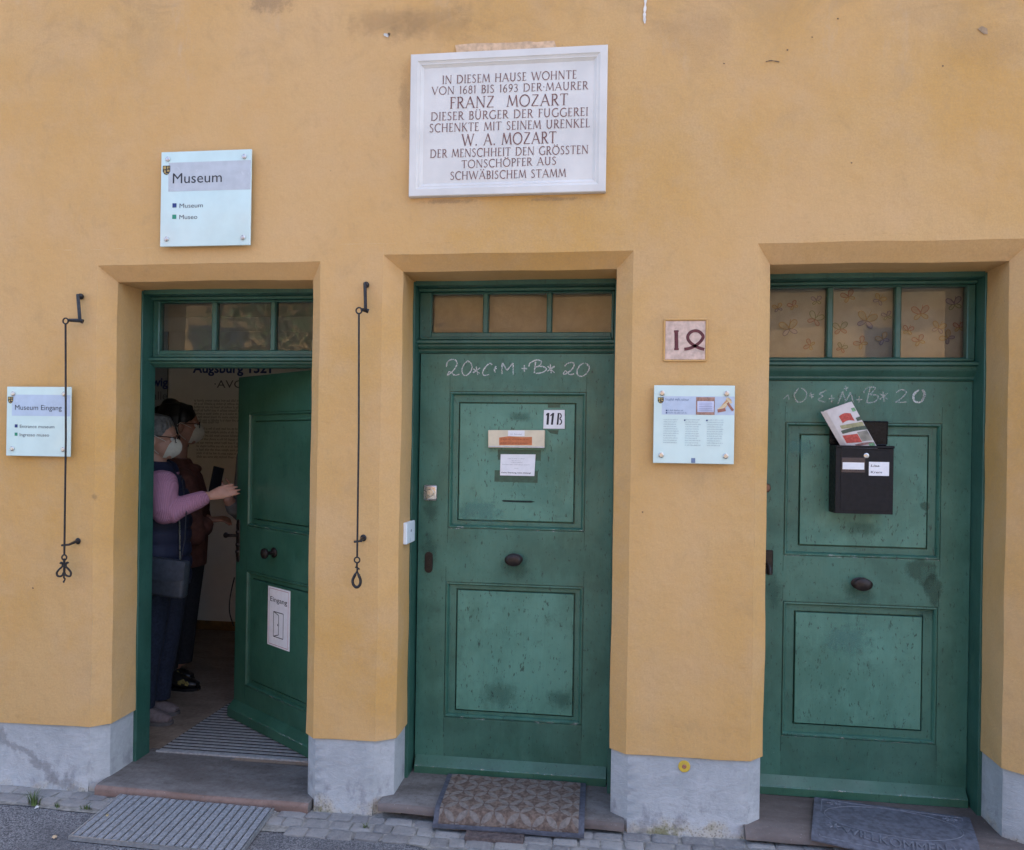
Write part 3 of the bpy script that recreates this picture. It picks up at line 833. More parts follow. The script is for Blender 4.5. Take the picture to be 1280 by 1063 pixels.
def lockplate(d, px, py, kind):
    p = at(px, py, Y2); bm = BM()
    if kind == 'square':
        box(bm, -.031, .031, -.010, 0, -.036, .036, .008, 3)
        lathe(bm, [(.017, .0085), (.018, .013), (.015, .016), (.002, .0165)], n=20)
        box(bm, -.002, .002, -.0175, -.0155, -.008, .008, 0)
        return obj('cylinder_lock', bm, STEEL, d, loc=(p.x, 0, p.z))
    box(bm, -.019, .019, -.004, 0, -.03, .03, .003)
    for z in (-.03, .03): lathe(bm, [(.019, .0), (.019, .0038), (.001, .004)], (0, 0, z), n=18)
    lathe(bm, [(.007, .0039), (.007, .0052), (.001, .0053)], (0, 0, .008), n=12)
    box(bm, -.003, .003, -.0054, -.0041, -.02, .006)
    return obj('keyhole_plate', bm, BRONZE, d, loc=(p.x, 0, p.z))
lockplate(d2, 538.5, 616, 'square'); lockplate(d2, 536, 703, 'key')
bm = BM(); p = at(957, 610, Y2)
lathe(bm, [(.02, 0), (.021, .008), (.016, .014), (.002, .015)], n=20)
obj('cylinder_lock', bm, plain('worn_brass', (.16, .09, .06), .45, .2, 40, metal=.7), d3, loc=(p.x, 0, p.z))
bm = BM(); p = at(957.5, 703, Y2)
box(bm, -.028, .028, -.014, 0, -.05, .055, .004)
tube(bm, [(0, -.012, -.005), (0, -.05, -.005), (.004, -.056, -.015), (.006, -.055, -.045)], [.008, .008, .009, .012])
obj('door_handle', bm, BRONZE, d3, loc=(p.x, 0, p.z))

# chalk blessing above the two closed doors
def chalk(d, strokes, ox, oy, k, mat, wd):
    bm = BM()
    for st in strokes:
        P = [at(ox+x/k, oy+y/k, Y2) for x, y in st]
        P = [(q.x, q.z) for q in P]
        P = spline(P, 6) if len(P) > 2 else [Vector(P[0]).lerp(Vector(P[1]), i/4) for i in range(5)]
        ribbon(bm, P, wd, -.0012, 0, .35)
    return obj('chalk_inscription', bm, mat, d, smooth=None)
C2 = [[(105,110),(113,75),(140,57),(170,60),(183,85),(165,125),(135,155),(112,172)], [(112,172),(122,146),(140,150),(165,170),(200,163)],
      [(262,65),(235,90),(218,130),(228,165),(250,172),(280,145),(292,110),(280,80),(258,66)],
      [(322,108),(332,166)], [(298,152),(350,118)], [(300,124),(346,156)],
      [(437,95),(420,85),(390,110),(370,145),(378,172),(415,165)], [(466,105),(454,130),(460,150)], [(450,127),(472,120)],
      [(510,162),(509,120),(512,80)], [(512,80),(545,135)], [(545,135),(590,82)], [(590,82),(590,166)], [(672,95),(672,145)], [(652,122),(692,122)],
      [(754,72),(748,115),(745,155)], [(705,108),(715,80),(760,60),(795,70),(785,98),(752,112)], [(752,112),(800,106),(832,125),(805,150),(755,157)],
      [(860,88),(868,156)], [(838,142),(892,105)], [(842,105),(890,152)],
      [(965,105),(985,85),(1020,78),(1035,95),(1015,130),(975,160),(955,162)], [(955,162),(970,140),(1000,165),(1035,160)],
      [(1105,82),(1075,100),(1055,140),(1065,172),(1100,176),(1135,142),(1142,105),(1115,82)], [(1128,98),(1145,104)]]
chalk(d2, C2, 540, 440, 5.818, CHALK, .0052)
C3 = [[(180,765),(200,748),(206,768)], [(250,715),(230,745),(245,778),(275,770),(286,735),(262,714)], [(305,733),(310,762)], [(297,752),(320,742)], [(300,740),(318,756)],
      [(376,725),(345,742),(360,750),(340,768),(372,779)], [(400,745),(400,780)], [(386,763),(414,761)],
      [(428,786),(442,755),(450,730)], [(450,730),(465,776)], [(465,776),(486,734)], [(486,734),(500,780)], [(464,703),(468,728)], [(456,718),(476,712)],
      [(525,753),(526,782)], [(512,768),(540,767)], [(577,710),(560,782)], [(545,736),(565,712),(600,714),(576,744)], [(576,744),(612,750),(600,775),(560,783)],
      [(635,730),(640,777)], [(620,766),(656,738)], [(620,740),(656,766)], [(695,735),(720,722),(742,734),(715,765),(690,780)], [(690,780),(742,778)]]
chalk(d3, C3, 930, 290, 3.657, CHALK_F, .0052)
chalk(d3, [[(800,722),(775,745),(780,775),(810,776),(826,745),(815,722)], [(815,722),(826,745),(812,776)], [(818,726),(824,748),(814,772)]], 930, 290, 3.657, CHALK, .008)
# wear that has its own outline
for d, px, py, rx, rz, mt in ((d2, 644, 712, .10, .07, GRIME), (d2, 536, 690, .06, .13, GRIME), (d2, 625, 870, .14, .10, GRIME), (d2, 700, 876, .10, .07, GRIME),
                              (d2, 600, 640, .16, .08, FADE), (d2, 650, 522, .08, .035, GRIME), (d2, 538, 640, .05, .08, GRIME),
                              (d3, 1152, 716, .085, .085, GRIME_H), (d3, 1166, 738, .05, .10, GRIME_H), (d3, 1075, 744, .10, .08, GRIME), (d3, 966, 740, .06, .12, GRIME),
                              (d3, 1157, 634, .026, .03, GRIME_H), (d3, 1166, 765, .10, .07, GRIME), (d3, 1080, 662, .13, .05, GRIME), (d3, 1060, 800, .16, .10, FADE), (d3, 1000, 560, .10, .06, FADE)):
    p = at(px, py, Y2); inp = 515 < px and (563 < px < 733 or 985 < px < 1172) and not (660 < py < 748) and py < 905
    stain(d, p.x, p.z, rx, rz, mt, y=-.0007 if not inp else .0072)

# ------------------------------------------------------------------ stone tablet
LET = {}
def arc(cx, cy, rx, ry, a0, a1, n=12):
    return [(cx+rx*math.cos(R(a0+(a1-a0)*i/n)), cy+ry*math.sin(R(a0+(a1-a0)*i/n))) for i in range(n+1)]
TK, TN = .105, .056
def stem(x, z0=0, z1=1): return [(TK, [(x, z0), (x, z1)]), (TN*.8, [(x-.11, z0+.02), (x+.11, z0+.02)]), (TN*.8, [(x-.11, z1-.02), (x+.11, z1-.02)])]
def tick(x, z): return (TN*.8, [(x-.1, z), (x+.1, z)])
def LD(ch, wd, st): LET[ch] = (wd, st)
LD('A', .86, [(TN, [(.06, 0), (.44, 1)]), (TK, [(.42, 1), (.80, 0)]), (TN, [(.2, .36), (.66, .36)]), tick(.06, .02), tick(.8, .02)])
LD('B', .62, stem(.14)+[(TN, [(.14, .97), (.3, .97)]), (TK, arc(.3, .76, .2, .21, 90, -90)), (TN, [(.14, .54), (.3, .54)]), (TK, arc(.3, .28, .25, .26, 90, -90)), (TN, [(.14, .02), (.3, .02)])])
LD('C', .80, [(TK, arc(.5, .5, .42, .49, 52, 308, 20)), (TN, [(.76, .98), (.76, .78)])])
LD('D', .88, stem(.14)+[(TN, [(.14, .97), (.35, .97)]), (TK, arc(.35, .5, .44, .47, 90, -90, 16)), (TN, [(.14, .03), (.35, .03)])])
LD('E', .56, stem(.14)+[(TN, [(.14, .97), (.48, .97)]), (TN, [(.14, .52), (.44, .52)]), (TN, [(.14, .03), (.5, .03)]), (TN*.8, [(.48, .97), (.48, .85)]), (TN*.8, [(.5, .03), (.5, .15)])])
LD('F', .54, stem(.14)+[(TN, [(.14, .97), (.5, .97)]), (TN, [(.14, .52), (.44, .52)]), (TN*.8, [(.5, .97), (.5, .84)])])
LD('G', .86, [(TK, arc(.5, .5, .42, .49, 52, 318, 20)), (TK*.9, [(.78, .06), (.78, .44)]), (TN*.8, [(.64, .44), (.88, .44)])])
LD('H', .86, stem(.14)+stem(.72)+[(TN, [(.14, .52), (.72, .52)])])
LD('I', .28, stem(.14))
LD('K', .74, stem(.14)+[(TN, [(.62, 1), (.16, .5)]), (TK, [(.28, .6), (.68, 0)]), tick(.68, .02), tick(.62, .98)])
LD('L', .56, stem(.14)+[(TN, [(.14, .03), (.5, .03)]), (TN*.8, [(.5, .03), (.5, .17)])])
LD('M', 1.02, [(TN, [(.08, 0), (.2, 1)]), (TK, [(.2, 1), (.52, .08)]), (TN, [(.52, .08), (.84, 1)]), (TK, [(.83, 1), (.94, 0)]), tick(.08, .02), tick(.94, .02)])
LD('N', .88, [(TN, [(.12, 0), (.12, 1)]), (TK, [(.12, 1), (.76, 0)]), (TN, [(.76, 0), (.76, 1)]), tick(.12, .02), tick(.76, .98)])
LD('O', .98, [(TK*.9, arc(.49, .5, .43, .49, 0, 360, 26))])
LD('P', .60, stem(.14)+[(TN, [(.14, .97), (.3, .97)]), (TK, arc(.3, .73, .25, .24, 90, -90)), (TN, [(.14, .49), (.3, .49)])])
LD('R', .70, stem(.14)+[(TN, [(.14, .97), (.3, .97)]), (TK, arc(.3, .74, .23, .23, 90, -90)), (TN, [(.14, .51), (.3, .51)]), (TK, [(.3, .5), (.64, 0)]), tick(.66, .02)])
LD('S', .56, [(TK*.85, [(.46, .86), (.36, .96), (.22, .96), (.11, .86), (.12, .70), (.26, .56), (.40, .44), (.48, .30), (.44, .12), (.30, .03), (.16, .04), (.07, .14)])])
LD('T', .72, [(TK, [(.36, 0), (.36, 1)]), (TN, [(.03, .97), (.69, .97)]), (TN*.8, [(.03, .97), (.03, .84)]), (TN*.8, [(.69, .97), (.69, .84)]), tick(.36, .02)])
LD('U', .84, [(TK, [(.14, 1), (.14, .36)]+arc(.41, .34, .27, .32, 180, 360, 12)+[(.68, .36), (.68, 1)]), tick(.14, .98), tick(.68, .98)])
LD('V', .82, [(TK, [(.05, 1), (.42, 0)]), (TN, [(.40, 0), (.76, 1)]), tick(.05, .98), tick(.76, .98)])
LD('W', 1.26, [(TK, [(.05, 1), (.36, 0)]), (TN, [(.35, 0), (.64, .95)]), (TK, [(.60, 1), (.92, 0)]), (TN, [(.91, 0), (1.2, 1)]), tick(.05, .98), tick(1.2, .98)])
LD('Z', .72, [(TN, [(.08, .97), (.64, .97)]), (TK, [(.62, .97), (.06, .03)]), (TN, [(.06, .03), (.66, .03)])])
LD('1', .34, [(TK, [(.18, 0), (.18, 1)]), (TN, [(.18, 1), (.06, .86)])])
LD('3', .54, [(TK*.8, [(.08, .88), (.2, .97), (.36, .94), (.42, .8), (.36, .62), (.22, .55)]), (TK*.85, [(.22, .55), (.4, .46), (.47, .28), (.38, .08), (.2, .02), (.06, .1)])])
LD('6', .58, [(TK*.85, [(.46, .96), (.28, .84), (.14, .6), (.09, .34)]+arc(.29, .28, .2, .27, 180, 540, 18))])
LD('9', .58, [(TK*.85, arc(.29, .7, .2, .27, 0, 360, 18)+[(.47, .5), (.36, .2), (.12, .02)])])
LD('8', .58, [(TK*.85, arc(.29, .74, .17, .22, 0, 360, 16)), (TK*.85, arc(.29, .27, .21, .26, 0, 360, 18))])
LD('.', .26, [(.13, [(.07, .06), (.19, .06)])]); LD('·', .26, [(.12, [(.07, .5), (.19, .5)])])
for u, l in (('Ä', 'A'), ('Ö', 'O'), ('Ü', 'U')):
    wd, st = LET[l]; c = wd/2-.02
    LET[u] = (wd, st + [(.12, [(c-.24, 1.13), (c-.12, 1.13)]), (.12, [(c+.12, 1.13), (c+.24, 1.13)])])
def roman(bm, s, p0, p1, h, y):
    """inscription line from p0 to p1 (x, z), capital height h"""
    gaps = .10; spc = .42
    tot = sum((spc if c == ' ' else LET[c][0]) + gaps for c in s) - gaps
    dx = Vector((p1[0]-p0[0], p1[1]-p0[1])); k = dx.length/tot; dx.normalize(); dz = Vector((-dx.y, dx.x))
    cur = 0
    o = Vector(p0)
    for ci, c in enumerate(s):
        if c == ' ': cur += spc+gaps; continue
        wd, sts = LET[c]
        for n_s, (tw, pts) in enumerate(sts):
            P = [o + dx*((cur+x)*k) + dz*(z*h) for x, z in pts]
            ribbon(bm, P, tw*h*.98, y-.00004*(n_s % 7)-.00001*(ci % 3))
        cur += wd+gaps
tl, tr, br, bl = at(515, 71, 0), at(759.5, 60, 0), at(757.5, 242, 0), at(513, 248, 0)
TX0, TX1, TZ0, TZ1 = -.866, -.042, 2.639, 3.238
tab = empty('memorial_tablet', ((TX0+TX1)/2, -.001, TZ0), 'white stone memorial tablet with carved capitals above the middle door', 'plaque')
hw, th_ = (TX1-TX0)/2, TZ1-TZ0
bm = BM()
def rr(i, y): return [(-hw+i, y, i), (hw-i, y, i), (hw-i, y, th_-i), (-hw+i, y, th_-i)]
rings = [rr(0, .012), rr(0, -.022), rr(.003, -.025), rr(.030, -.025), rr(.033, -.022), rr(.040, -.019), rr(.044, -.019), rr(.047, -.016), rr(.056, -.010), rr(.058, -.010)]
for q, s_ in zip(rings, rings[1:]):
    for k in range(4): quad(bm, [q[k], q[(k+1) % 4], s_[(k+1) % 4], s_[k]])
quad(bm, rings[-1])
obj('slab', bm, MARBLE, tab, smooth=None)
LINES = [('IN DIESEM HAUSE WOHNTE', (268, 322), (985, 293), 45), ('VON 1681 BIS 1693 DER·MAURER', (212, 380), (1046, 350), 43), ('FRANZ  MOZART', (308, 453), (938, 434), 62),
         ('DIESER BÜRGER DER FUGGEREI', (207, 518), (1046, 491), 45), ('SCHENKTE MIT SEINEM URENKEL', (199, 580), (1056, 552), 46), ('W. A. MOZART', (372, 652), (876, 637), 63),
         ('DER MENSCHHEIT DEN GRÖSSTEN', (203, 716), (1047, 693), 45), ('TONSCHÖPFER AUS', (371, 771), (876, 752), 43), ('SCHWÄBISCHEM STAMM', (310, 833), (928, 817), 44)]
bm = BM(); YT = -.0108
for s_, a, b, h in LINES:
    p = at(490+a[0]/4.267, 30+a[1]/4.267, YT); q = at(490+b[0]/4.267, 30+b[1]/4.267, YT)
    roman(bm, s_, (p.x+hw-TX1, p.z-TZ0), (q.x+hw-TX1, q.z-TZ0), h/4.267*3.2/FPX, YT-.0008)
obj('inscription', bm, INK_RED, tab, smooth=None)

# ------------------------------------------------------------------ glass museum signs
def small_print(bm, x0, x1, z, h, y, mi=0):
    x = x0; k = h*.62
    while x < x1-k*2:
        for _ in range(random.randint(2, 9)):
            if x > x1-k: break
            t = random.random(); top_ = h*(1.5 if t > .75 else 1.0); lo = -h*.4 if t < .08 else 0
            quad(bm, [(x, y, z+lo), (x+k*.38, y, z+lo), (x+k*.38, y, z+top_), (x, y, z+top_)], mi)
            if t < .6: quad(bm, [(x, y, z+h*(.8 if t < .3 else 0)), (x+k*.85, y, z+h*(.8 if t < .3 else 0)), (x+k*.85, y, z+h*(1.0 if t < .3 else .2)), (x, y, z+h*(1.0 if t < .3 else .2))], mi)
            x += k*1.05
        x += k*.95
def shield(bm, x, z, wd, ht, y, mi):
    """small coat of arms: quartered shield; mi = (dark, gold)"""
    P = [(-.5, 1), (.5, 1), (.5, .4), (.3, .12), (0, 0), (-.3, .12), (-.5, .4)]
    f = bm.faces.new([bm.verts.new((x+a*wd, y, z+b*ht)) for a, b in P]); f.material_index = mi[0]
    for a0, a1, b0, b1 in ((-.42, -.06, .62, .92), (.08, .42, .36, .56), (.06, .2, .64, .92), (.28, .40, .70, .92), (-.34, -.08, .24, .5), (-.2, .24, .1, .17)):
        quad(bm, [(x+a0*wd, y-.0003, z+b0*ht), (x+a1*wd, y-.0003, z+b0*ht), (x+a1*wd, y-.0003, z+b1*ht), (x+a0*wd, y-.0003, z+b1*ht)], mi[1])
def stripe(bm, x0, x1, z0, z1, y, mi=0): quad(bm, [(x0, y, z0), (x1, y, z0), (x1, y, z1), (x0, y, z1)], mi)
GOLD = plain('shield_gold', (.38, .27, .08), .5, .2, 200)
def glass_sign(name, label, cpx, paint):
    """cpx: its four corners in the photograph, TL TR BR BL"""
    YS = -.030
    c = [at(x, y, YS) for x, y in cpx]
    ctr = sum(c, Vector())/4
    wx = ((c[1]-c[0]).length+(c[2]-c[3]).length)/2; hz = ((c[0]-c[3]).length+(c[1]-c[2]).length)/2
    t = empty(name, (ctr.x, YS, ctr.z), label, 'sign')
    bm = BM(); box(bm, -wx/2, wx/2, 0, .008, -hz/2, hz/2, .0015)
    obj('glass_panel', bm, SIGNGLASS, t)
    for sx in (-1, 1):
        for sz in (-1, 1):
            bm = BM(); lathe(bm, [(.0075, -.0255), (.0075, .001), (.0105, .001), (.0105, .004), (.008, .006), (.001, .0065)], n=16)
            obj('standoff_bolt', bm, STEEL, t, loc=(sx*(wx/2-.032), 0, sz*(hz/2-.032)))
    X = lambda u: -wx/2+u*wx
    Zf = lambda v: hz/2-v*hz
    paint(t, X, Zf, wx, hz)
    return t
def mu_paint(big, small1, small2, bigw, y0, band, u1, u2):
    def f(t, X, Z, wx, hz):
        bm = BM(); stripe(bm, X(.085), X(.995), Z(.42), Z(.115), -.0004); obj('printed_band', bm, band, t, smooth=None)
        bm = BM(); shield(bm, X(.062), Z(.245), .085*wx, .10*hz, -.0008, (0, 1)); obj('coat_of_arms', bm, [INK, GOLD], t, smooth=None)
        for s_, h_, u_, v_, w_, mm in ((big, hz*y0, .135, .335, bigw, INK), (small1, hz*.066, .215, .595, u1, INK_DG), (small2, hz*.066, .215, .715, u2, INK_DG)):
            bm = BM(); text_into(bm, s_, h_, X(u_), Z(v_), -.0009, 0, width=w_*wx); obj('lettering', bm, mm, t, smooth=None)
        for z0, z1, mm in ((.59, .545, INK_BLUE), (.71, .665, INK_GREEN)):
            bm = BM(); stripe(bm, X(.135), X(.18), Z(z0), Z(z1), -.0009); obj('language_square', bm, mm, t, smooth=None)
    return f
glass_sign('museum_sign', 'pale glass sign reading Museum and Museo, high above the open door', [(201.5, 191), (314, 186), (313, 305.5), (200, 309.5)],
           mu_paint('Museum', 'Museum', 'Museo', .545, .155, BANDM, .26, .20))
glass_sign('museum_sign', 'pale glass sign reading Museum Eingang behind the left bell pull', [(9, 483.5), (89, 484), (87, 571.5), (7, 569.5)],
           mu_paint('Museum Eingang', 'Entrance museum', 'Ingresso museo', .73, .105, BANDB, .54, .46))
def info_paint(t, X, Z, wx, hz):
    bm = BM(); stripe(bm, X(.10), X(.995), Z(.375), Z(.14), -.0004); obj('printed_band', bm, BANDB, t, smooth=None)
    bm = BM(); shield(bm, X(.085), Z(.235), .075*wx, .08*hz, -.0008, (0, 1)); obj('coat_of_arms', bm, [INK, GOLD], t, smooth=None)
    bm = BM()
    def words(x0, x1, z, h, mi):
        small_print(bm, X(x0), X(x1), Z(z), h*hz*.95, -.0009, mi)
    words(.145, .45, .195, .022, 1)
    words(.175, .37, .33, .014, 1); words(.175, .42, .36, .014, 1)
    for c0, c1, n0, n1 in ((.125, .335, .445, .765), (.395, .60, .445, .795), (.665, .875, .445, .795)):
        z = n0
        while z < n1:
            words(c0, c1-random.uniform(0, .05), z, .009, 0); z += .0295
    for u, v in ((.15, .325), (.15, .355), (.378, .447), (.652, .447)): stripe(bm, X(u), X(u+.018), Z(v+.008), Z(v-.01), -.001, 2)
    stripe(bm, X(.475), X(.525), Z(.99), Z(.93), -.0009, 1)
    obj('lettering', bm, [plain('pale_print', (.22, .29, .35), .6), plain('mid_print', (.13, .18, .28), .6), INK_BLUE], t, smooth=None)
    bm = BM()
    stripe(bm, X(.525), X(.755), Z(.375), Z(.15), -.0010, 0); stripe(bm, X(.54), X(.745), Z(.34), Z(.20), -.0013, 1)
    for i in range(5): stripe(bm, X(.56), X(.725), Z(.23+.022*i), Z(.222+.022*i), -.0016, 2)
    obj('printed_picture', bm, [plain('print_brown', (.30, .165, .12), .5, .3, 80), plain('print_lilac', (.48, .50, .62), .5), plain('print_line', (.25, .27, .40), .5)], t, smooth=None)
    bm = BM()
    for (u, v, ang, ln, wd, mi) in ((.90, .22, -.9, .13, .055, 0), (.86, .265, -.65, .16, .035, 1), (.84, .315, -.2, .10, .04, 2), (.945, .27, .95, .12, .03, 2), (.93, .19, .8, .09, .03, 1)):
        cx, cz = X(u), Z(v); c, s_ = math.cos(-ang), math.sin(-ang)
        quad(bm, [(cx+(a*ln*c-b*wd*s_)*wx/2, -.0011-.0002*mi, cz+(a*ln*s_+b*wd*c)*wx/2) for a, b in ((-1, -1), (1, -1), (1, 1), (-1, 1))], mi)
    obj('printed_figure', bm, [plain('print_orange', (.50, .26, .12), .5, .2, 80), plain('print_cream', (.58, .47, .28), .5), plain('print_maroon', (.28, .11, .08), .5)], t, smooth=None)
glass_sign('information_sign', 'square pale glass information sign with three text columns, under the number tile', [(817.5, 482), (918.5, 482), (917.5, 580.5), (816.5, 579)], info_paint)

# ------------------------------------------------------------------ number tile
p, q = at(831.6, 401.5, 0), at(881.6, 450, 0)
tile = empty('number_tile', ((p.x+q.x)/2, 0, q.z), 'small pinkish stone tile with an old carved house number, let into the wall', 'house number')
hw2, ht2 = (q.x-p.x)/2, p.z-q.z
bm = BM(); box(bm, -hw2, hw2, -.0035, .02, 0, ht2, .002)
obj('tile', bm, TILE, tile)
bm = BM()
for i in range(4):
    a = [(-hw2-.004, ht2+.004), (hw2+.004, ht2+.004), (hw2+.004, -.004), (-hw2-.004, -.004)]
tube(bm, [(-hw2-.003, -.003, -.004), (hw2+.003, -.003, -.004)], .004, 8); tube(bm, [(hw2+.003, -.003, -.004), (hw2+.003, -.003, ht2+.003)], .004, 8)
tube(bm, [(-hw2-.003, -.003, -.004), (-hw2-.003, -.003, ht2+.003)], .004, 8); tube(bm, [(-hw2-.003, -.003, ht2+.005), (hw2+.003, -.003, ht2+.005)], .005, 8)
obj('mortar_edge', bm, PLASTER, tile)
bm = BM(); k = 4.428
def tp(x, y): v = at(780+x/k, 380+y/k, 0); return (v.x-(p.x+q.x)/2, v.z-q.z)
ribbon(bm, [tp(289, 153), tp(290, 252)], .0150, -.0042); ribbon(bm, [tp(276, 153), tp(302, 152)], .008, -.0044); ribbon(bm, [tp(277, 252), tp(303, 252)], .008, -.0044)
ribbon(bm, spline([tp(*v) for v in ((333, 252), (362, 247), (395, 232), (424, 208), (437, 182), (420, 158), (394, 150), (366, 160), (352, 184), (362, 210), (392, 234), (420, 246), (444, 253))], 6), .0125, -.0042)
obj('carved_number', bm, plain('number_red_brown', (.11, .028, .03), .8, .2, 60), tile, smooth=None)

# ------------------------------------------------------------------ bell pulls
def bell_pull(label, anchor, elbow, ringp, foot, guide_w, guide_r, hand, group):
    YB = -.062
    R_ = at(*ringp, YB); F = at(*foot, YB)
    t = empty('bell_pull', (F.x, YB, F.z), label, 'bell pull', group=group)
    L = lambda v: Vector((v.x-F.x, v.y-YB, v.z-F.z))
    A, E_ = at(*anchor, 0), at(*elbow, -.035)
    bm = BM()
    A2 = A+Vector((0, -.03, 0))
    ellipsoid(bm, L(A+Vector((0, -.012, 0))), (.013, .014, .014), seg=12)
    tube(bm, [L(A+Vector((0, .02, 0))), L(A2)], .008, 8)
    tube(bm, [L(A2+Vector((0, 0, .006))), L(A2.lerp(E_, .5)), L(E_+Vector((0, 0, -.004)))], [(.006, .009)]*3, 8)
    tube(bm, [L(E_+Vector((.012, .004, -.004))), L(E_), L(R_+Vector((.012, 0, .004)))], [.010, .009, .007], 8)
    obj('bracket', bm, IRON, t)
    bm = BM()
    def torus(c, r, w_, ax=0):
        ps = [c+Vector((r*math.cos(2*math.pi*i/20), 0 if not ax else 0, r*math.sin(2*math.pi*i/20))) for i in range(21)]
        tube(bm, ps, w_, 8, cap=False, side=(0, 1, 0))
    torus(L(R_), .0125, .0034)
    tube(bm, [L(R_)+Vector((0, 0, -.010)), L(R_.lerp(F, .5))+Vector((.002, .003, 0)), Vector((0, 0, 0))], .0043, 8)
    torus(Vector((0, 0, -.0125)), .0115, .0034)
    obj('pull_rod', bm, IRON, t)
    G = at(*guide_w, 0); Gr = at(*guide_r, YB)
    bm = BM()
    tube(bm, [L(G+Vector((0, .02, 0))), L(G+Vector((0, -.012, 0))), L(Gr+Vector((.012, .012, .002))), L(Gr+Vector((-.014, 0, 0)))], [(.010, .006), (.010, .006), (.008, .0045), (.008, .0045)], 8)
    ellipsoid(bm, L(G+Vector((0, -.003, 0))), (.014, .004, .015), seg=12)
    obj('rod_guide', bm, IRON, t)
    bm = BM()
    for pts, rad in hand: tube(bm, [Vector((x, 0, z)) for x, z in (spline(pts, 5) if len(pts) > 2 else pts)], rad, 8, side=(0, 1, 0))
    obj('pull_handle', bm, IRON, t)
    return t
def hp(cx, cy, k, pts): return [((x-cx)/k*3.14/FPX, -(y-cy)/k*3.14/FPX) for x, y in pts]
H1 = [(hp(272, 445, 13.28, [(268, 515), (275, 620), (275, 800)]), .0052), (hp(272, 445, 13.28, [(275, 800), (270, 860), (290, 880), (285, 910), (266, 930), (278, 950)]), .0035),
      (hp(272, 445, 13.28, [(195, 610), (215, 590), (240, 620), (235, 660), (170, 720), (130, 780), (145, 830), (195, 840), (245, 815), (262, 770)]), .0045),
      (hp(272, 445, 13.28, [(352, 600), (330, 585), (305, 620), (312, 665), (370, 715), (408, 770), (395, 825), (345, 830), (298, 805), (285, 770)]), .0045)]
H2 = [(hp(193, 428, 11.81, [(193, 505), (192, 560), (200, 610), (195, 650)]), .0042), (hp(193, 428, 11.81, [(165, 585), (190, 590), (215, 600), (235, 618)]), .0032),
      (hp(193, 428, 11.81, [(195, 645), (160, 710), (130, 780), (140, 850), (190, 890), (240, 855), (252, 780), (225, 710), (195, 645)]), [.004]*4+[.0062]*33+[.004]*4)]
bell_pull('iron bell pull with scrolled double loop handle, hanging before a glass sign', (103, 371.5), (100, 401), (82, 401.5), (80.4, 693.5), (98, 676.5), (80.5, 682), H1, 'bell pulls on the wall')
bell_pull('iron bell pull with plain teardrop handle, between open and middle doors', (459, 357), (457, 388), (448.7, 388.5), (446.4, 696.5), (454.5, 672.5), (446.3, 677.5), H2, 'bell pulls on the wall')

# ------------------------------------------------------------------ small things on and by the doors
def card(name, label, cat, cpx, y, th, mat, sub=(), bev=.0008):
    c = [at(x, yy, y) for x, yy in cpx]; o_ = (c[0]+c[1]+c[2]+c[3])/4
    t = empty(name, (o_.x, y, o_.z), label, cat)
    bm = BM()
    f = bm.faces.new([bm.verts.new((v.x-o_.x, 0, v.z-o_.z)) for v in (c[3], c[2], c[1], c[0])])
    r = bmesh.ops.extrude_face_region(bm, geom=[f])
    for v in r['geom']:
        if isinstance(v, bmesh.types.BMVert): v.co.y += th
    bmesh.ops.recalc_face_normals(bm, faces=bm.faces)
    if bev: bmesh.ops.bevel(bm, geom=list(bm.edges), offset=bev, segments=1, affect='EDGES')
    return t, bm, (lambda x, yy: (lambda v: (v.x-o_.x, v.z-o_.z))(at(x, yy, y)))
def strip_tape(parent, pts, o_, y, k=None):
    bm = BM(); P = [at(x, yy, Y2+.009) for x, yy in pts]
    bm.faces.new([bm.verts.new((v.x-o_.x, y, v.z-o_.z)) for v in P])
    return obj('adhesive_tape', bm, TAPE, parent, smooth=None)
YD = Y2+.008                                   # face of the raised door panel
kz_ = 7.593
Q = lambda x, y: (590+x/kz_, 500+y/kz_)
# house number card 11B
t, bm, f = card('number_card', 'white card with black stencilled 11B taped to the middle door', 'house number', [Q(683, 97), Q(880, 96), Q(880, 276), Q(676, 273)], YD-.006, .0045, PAPER)
obj('card', bm, PAPER, t)
bm = BM(); a = f(*Q(706, 236)); b = f(*Q(845, 236))
hh = (Vector(f(*Q(706, 124)))-Vector(a)).length
def blk(u0, u1, v0, v1, sl=0.0):
    W_ = b[0]-a[0]
    quad(bm, [(a[0]+u0*W_, -.0006, a[1]+v0*hh), (a[0]+u1*W_, -.0006, a[1]+v0*hh), (a[0]+u1*W_+sl, -.0006, a[1]+v1*hh), (a[0]+u0*W_+sl, -.0006, a[1]+v1*hh)])
blk(.0, .15, 0, 1, .003); blk(.31, .45, 0, 1, .005); blk(-.05, .02, .78, .94, .003); blk(.24, .33, .74, .9, .005); blk(.70, .82, 0, 1, .004)
W_ = b[0]-a[0]
for cz, rz_, rx_ in ((.75, .22, .15), (.26, .24, .18)):
    ribbon(bm, [(a[0]+.85*W_+.003, a[1]+(cz+rz_)*hh)]+[(a[0]+(.87+rx_*math.cos(R(x)))*W_-.001, a[1]+(cz+rz_*math.sin(R(x)))*hh) for x in range(70, -71, -20)]+[(a[0]+.85*W_+.003, a[1]+(cz-rz_)*hh)], .0052, -.0006)
obj('lettering', bm, INK, t, smooth=None)
o_ = t.location
strip_tape(t, [Q(722, 38), Q(838, 40), Q(838, 74), Q(720, 74)], o_, .0055); strip_tape(t, [Q(712, 285), Q(823, 288), Q(815, 330), Q(745, 318)], o_, .0055)
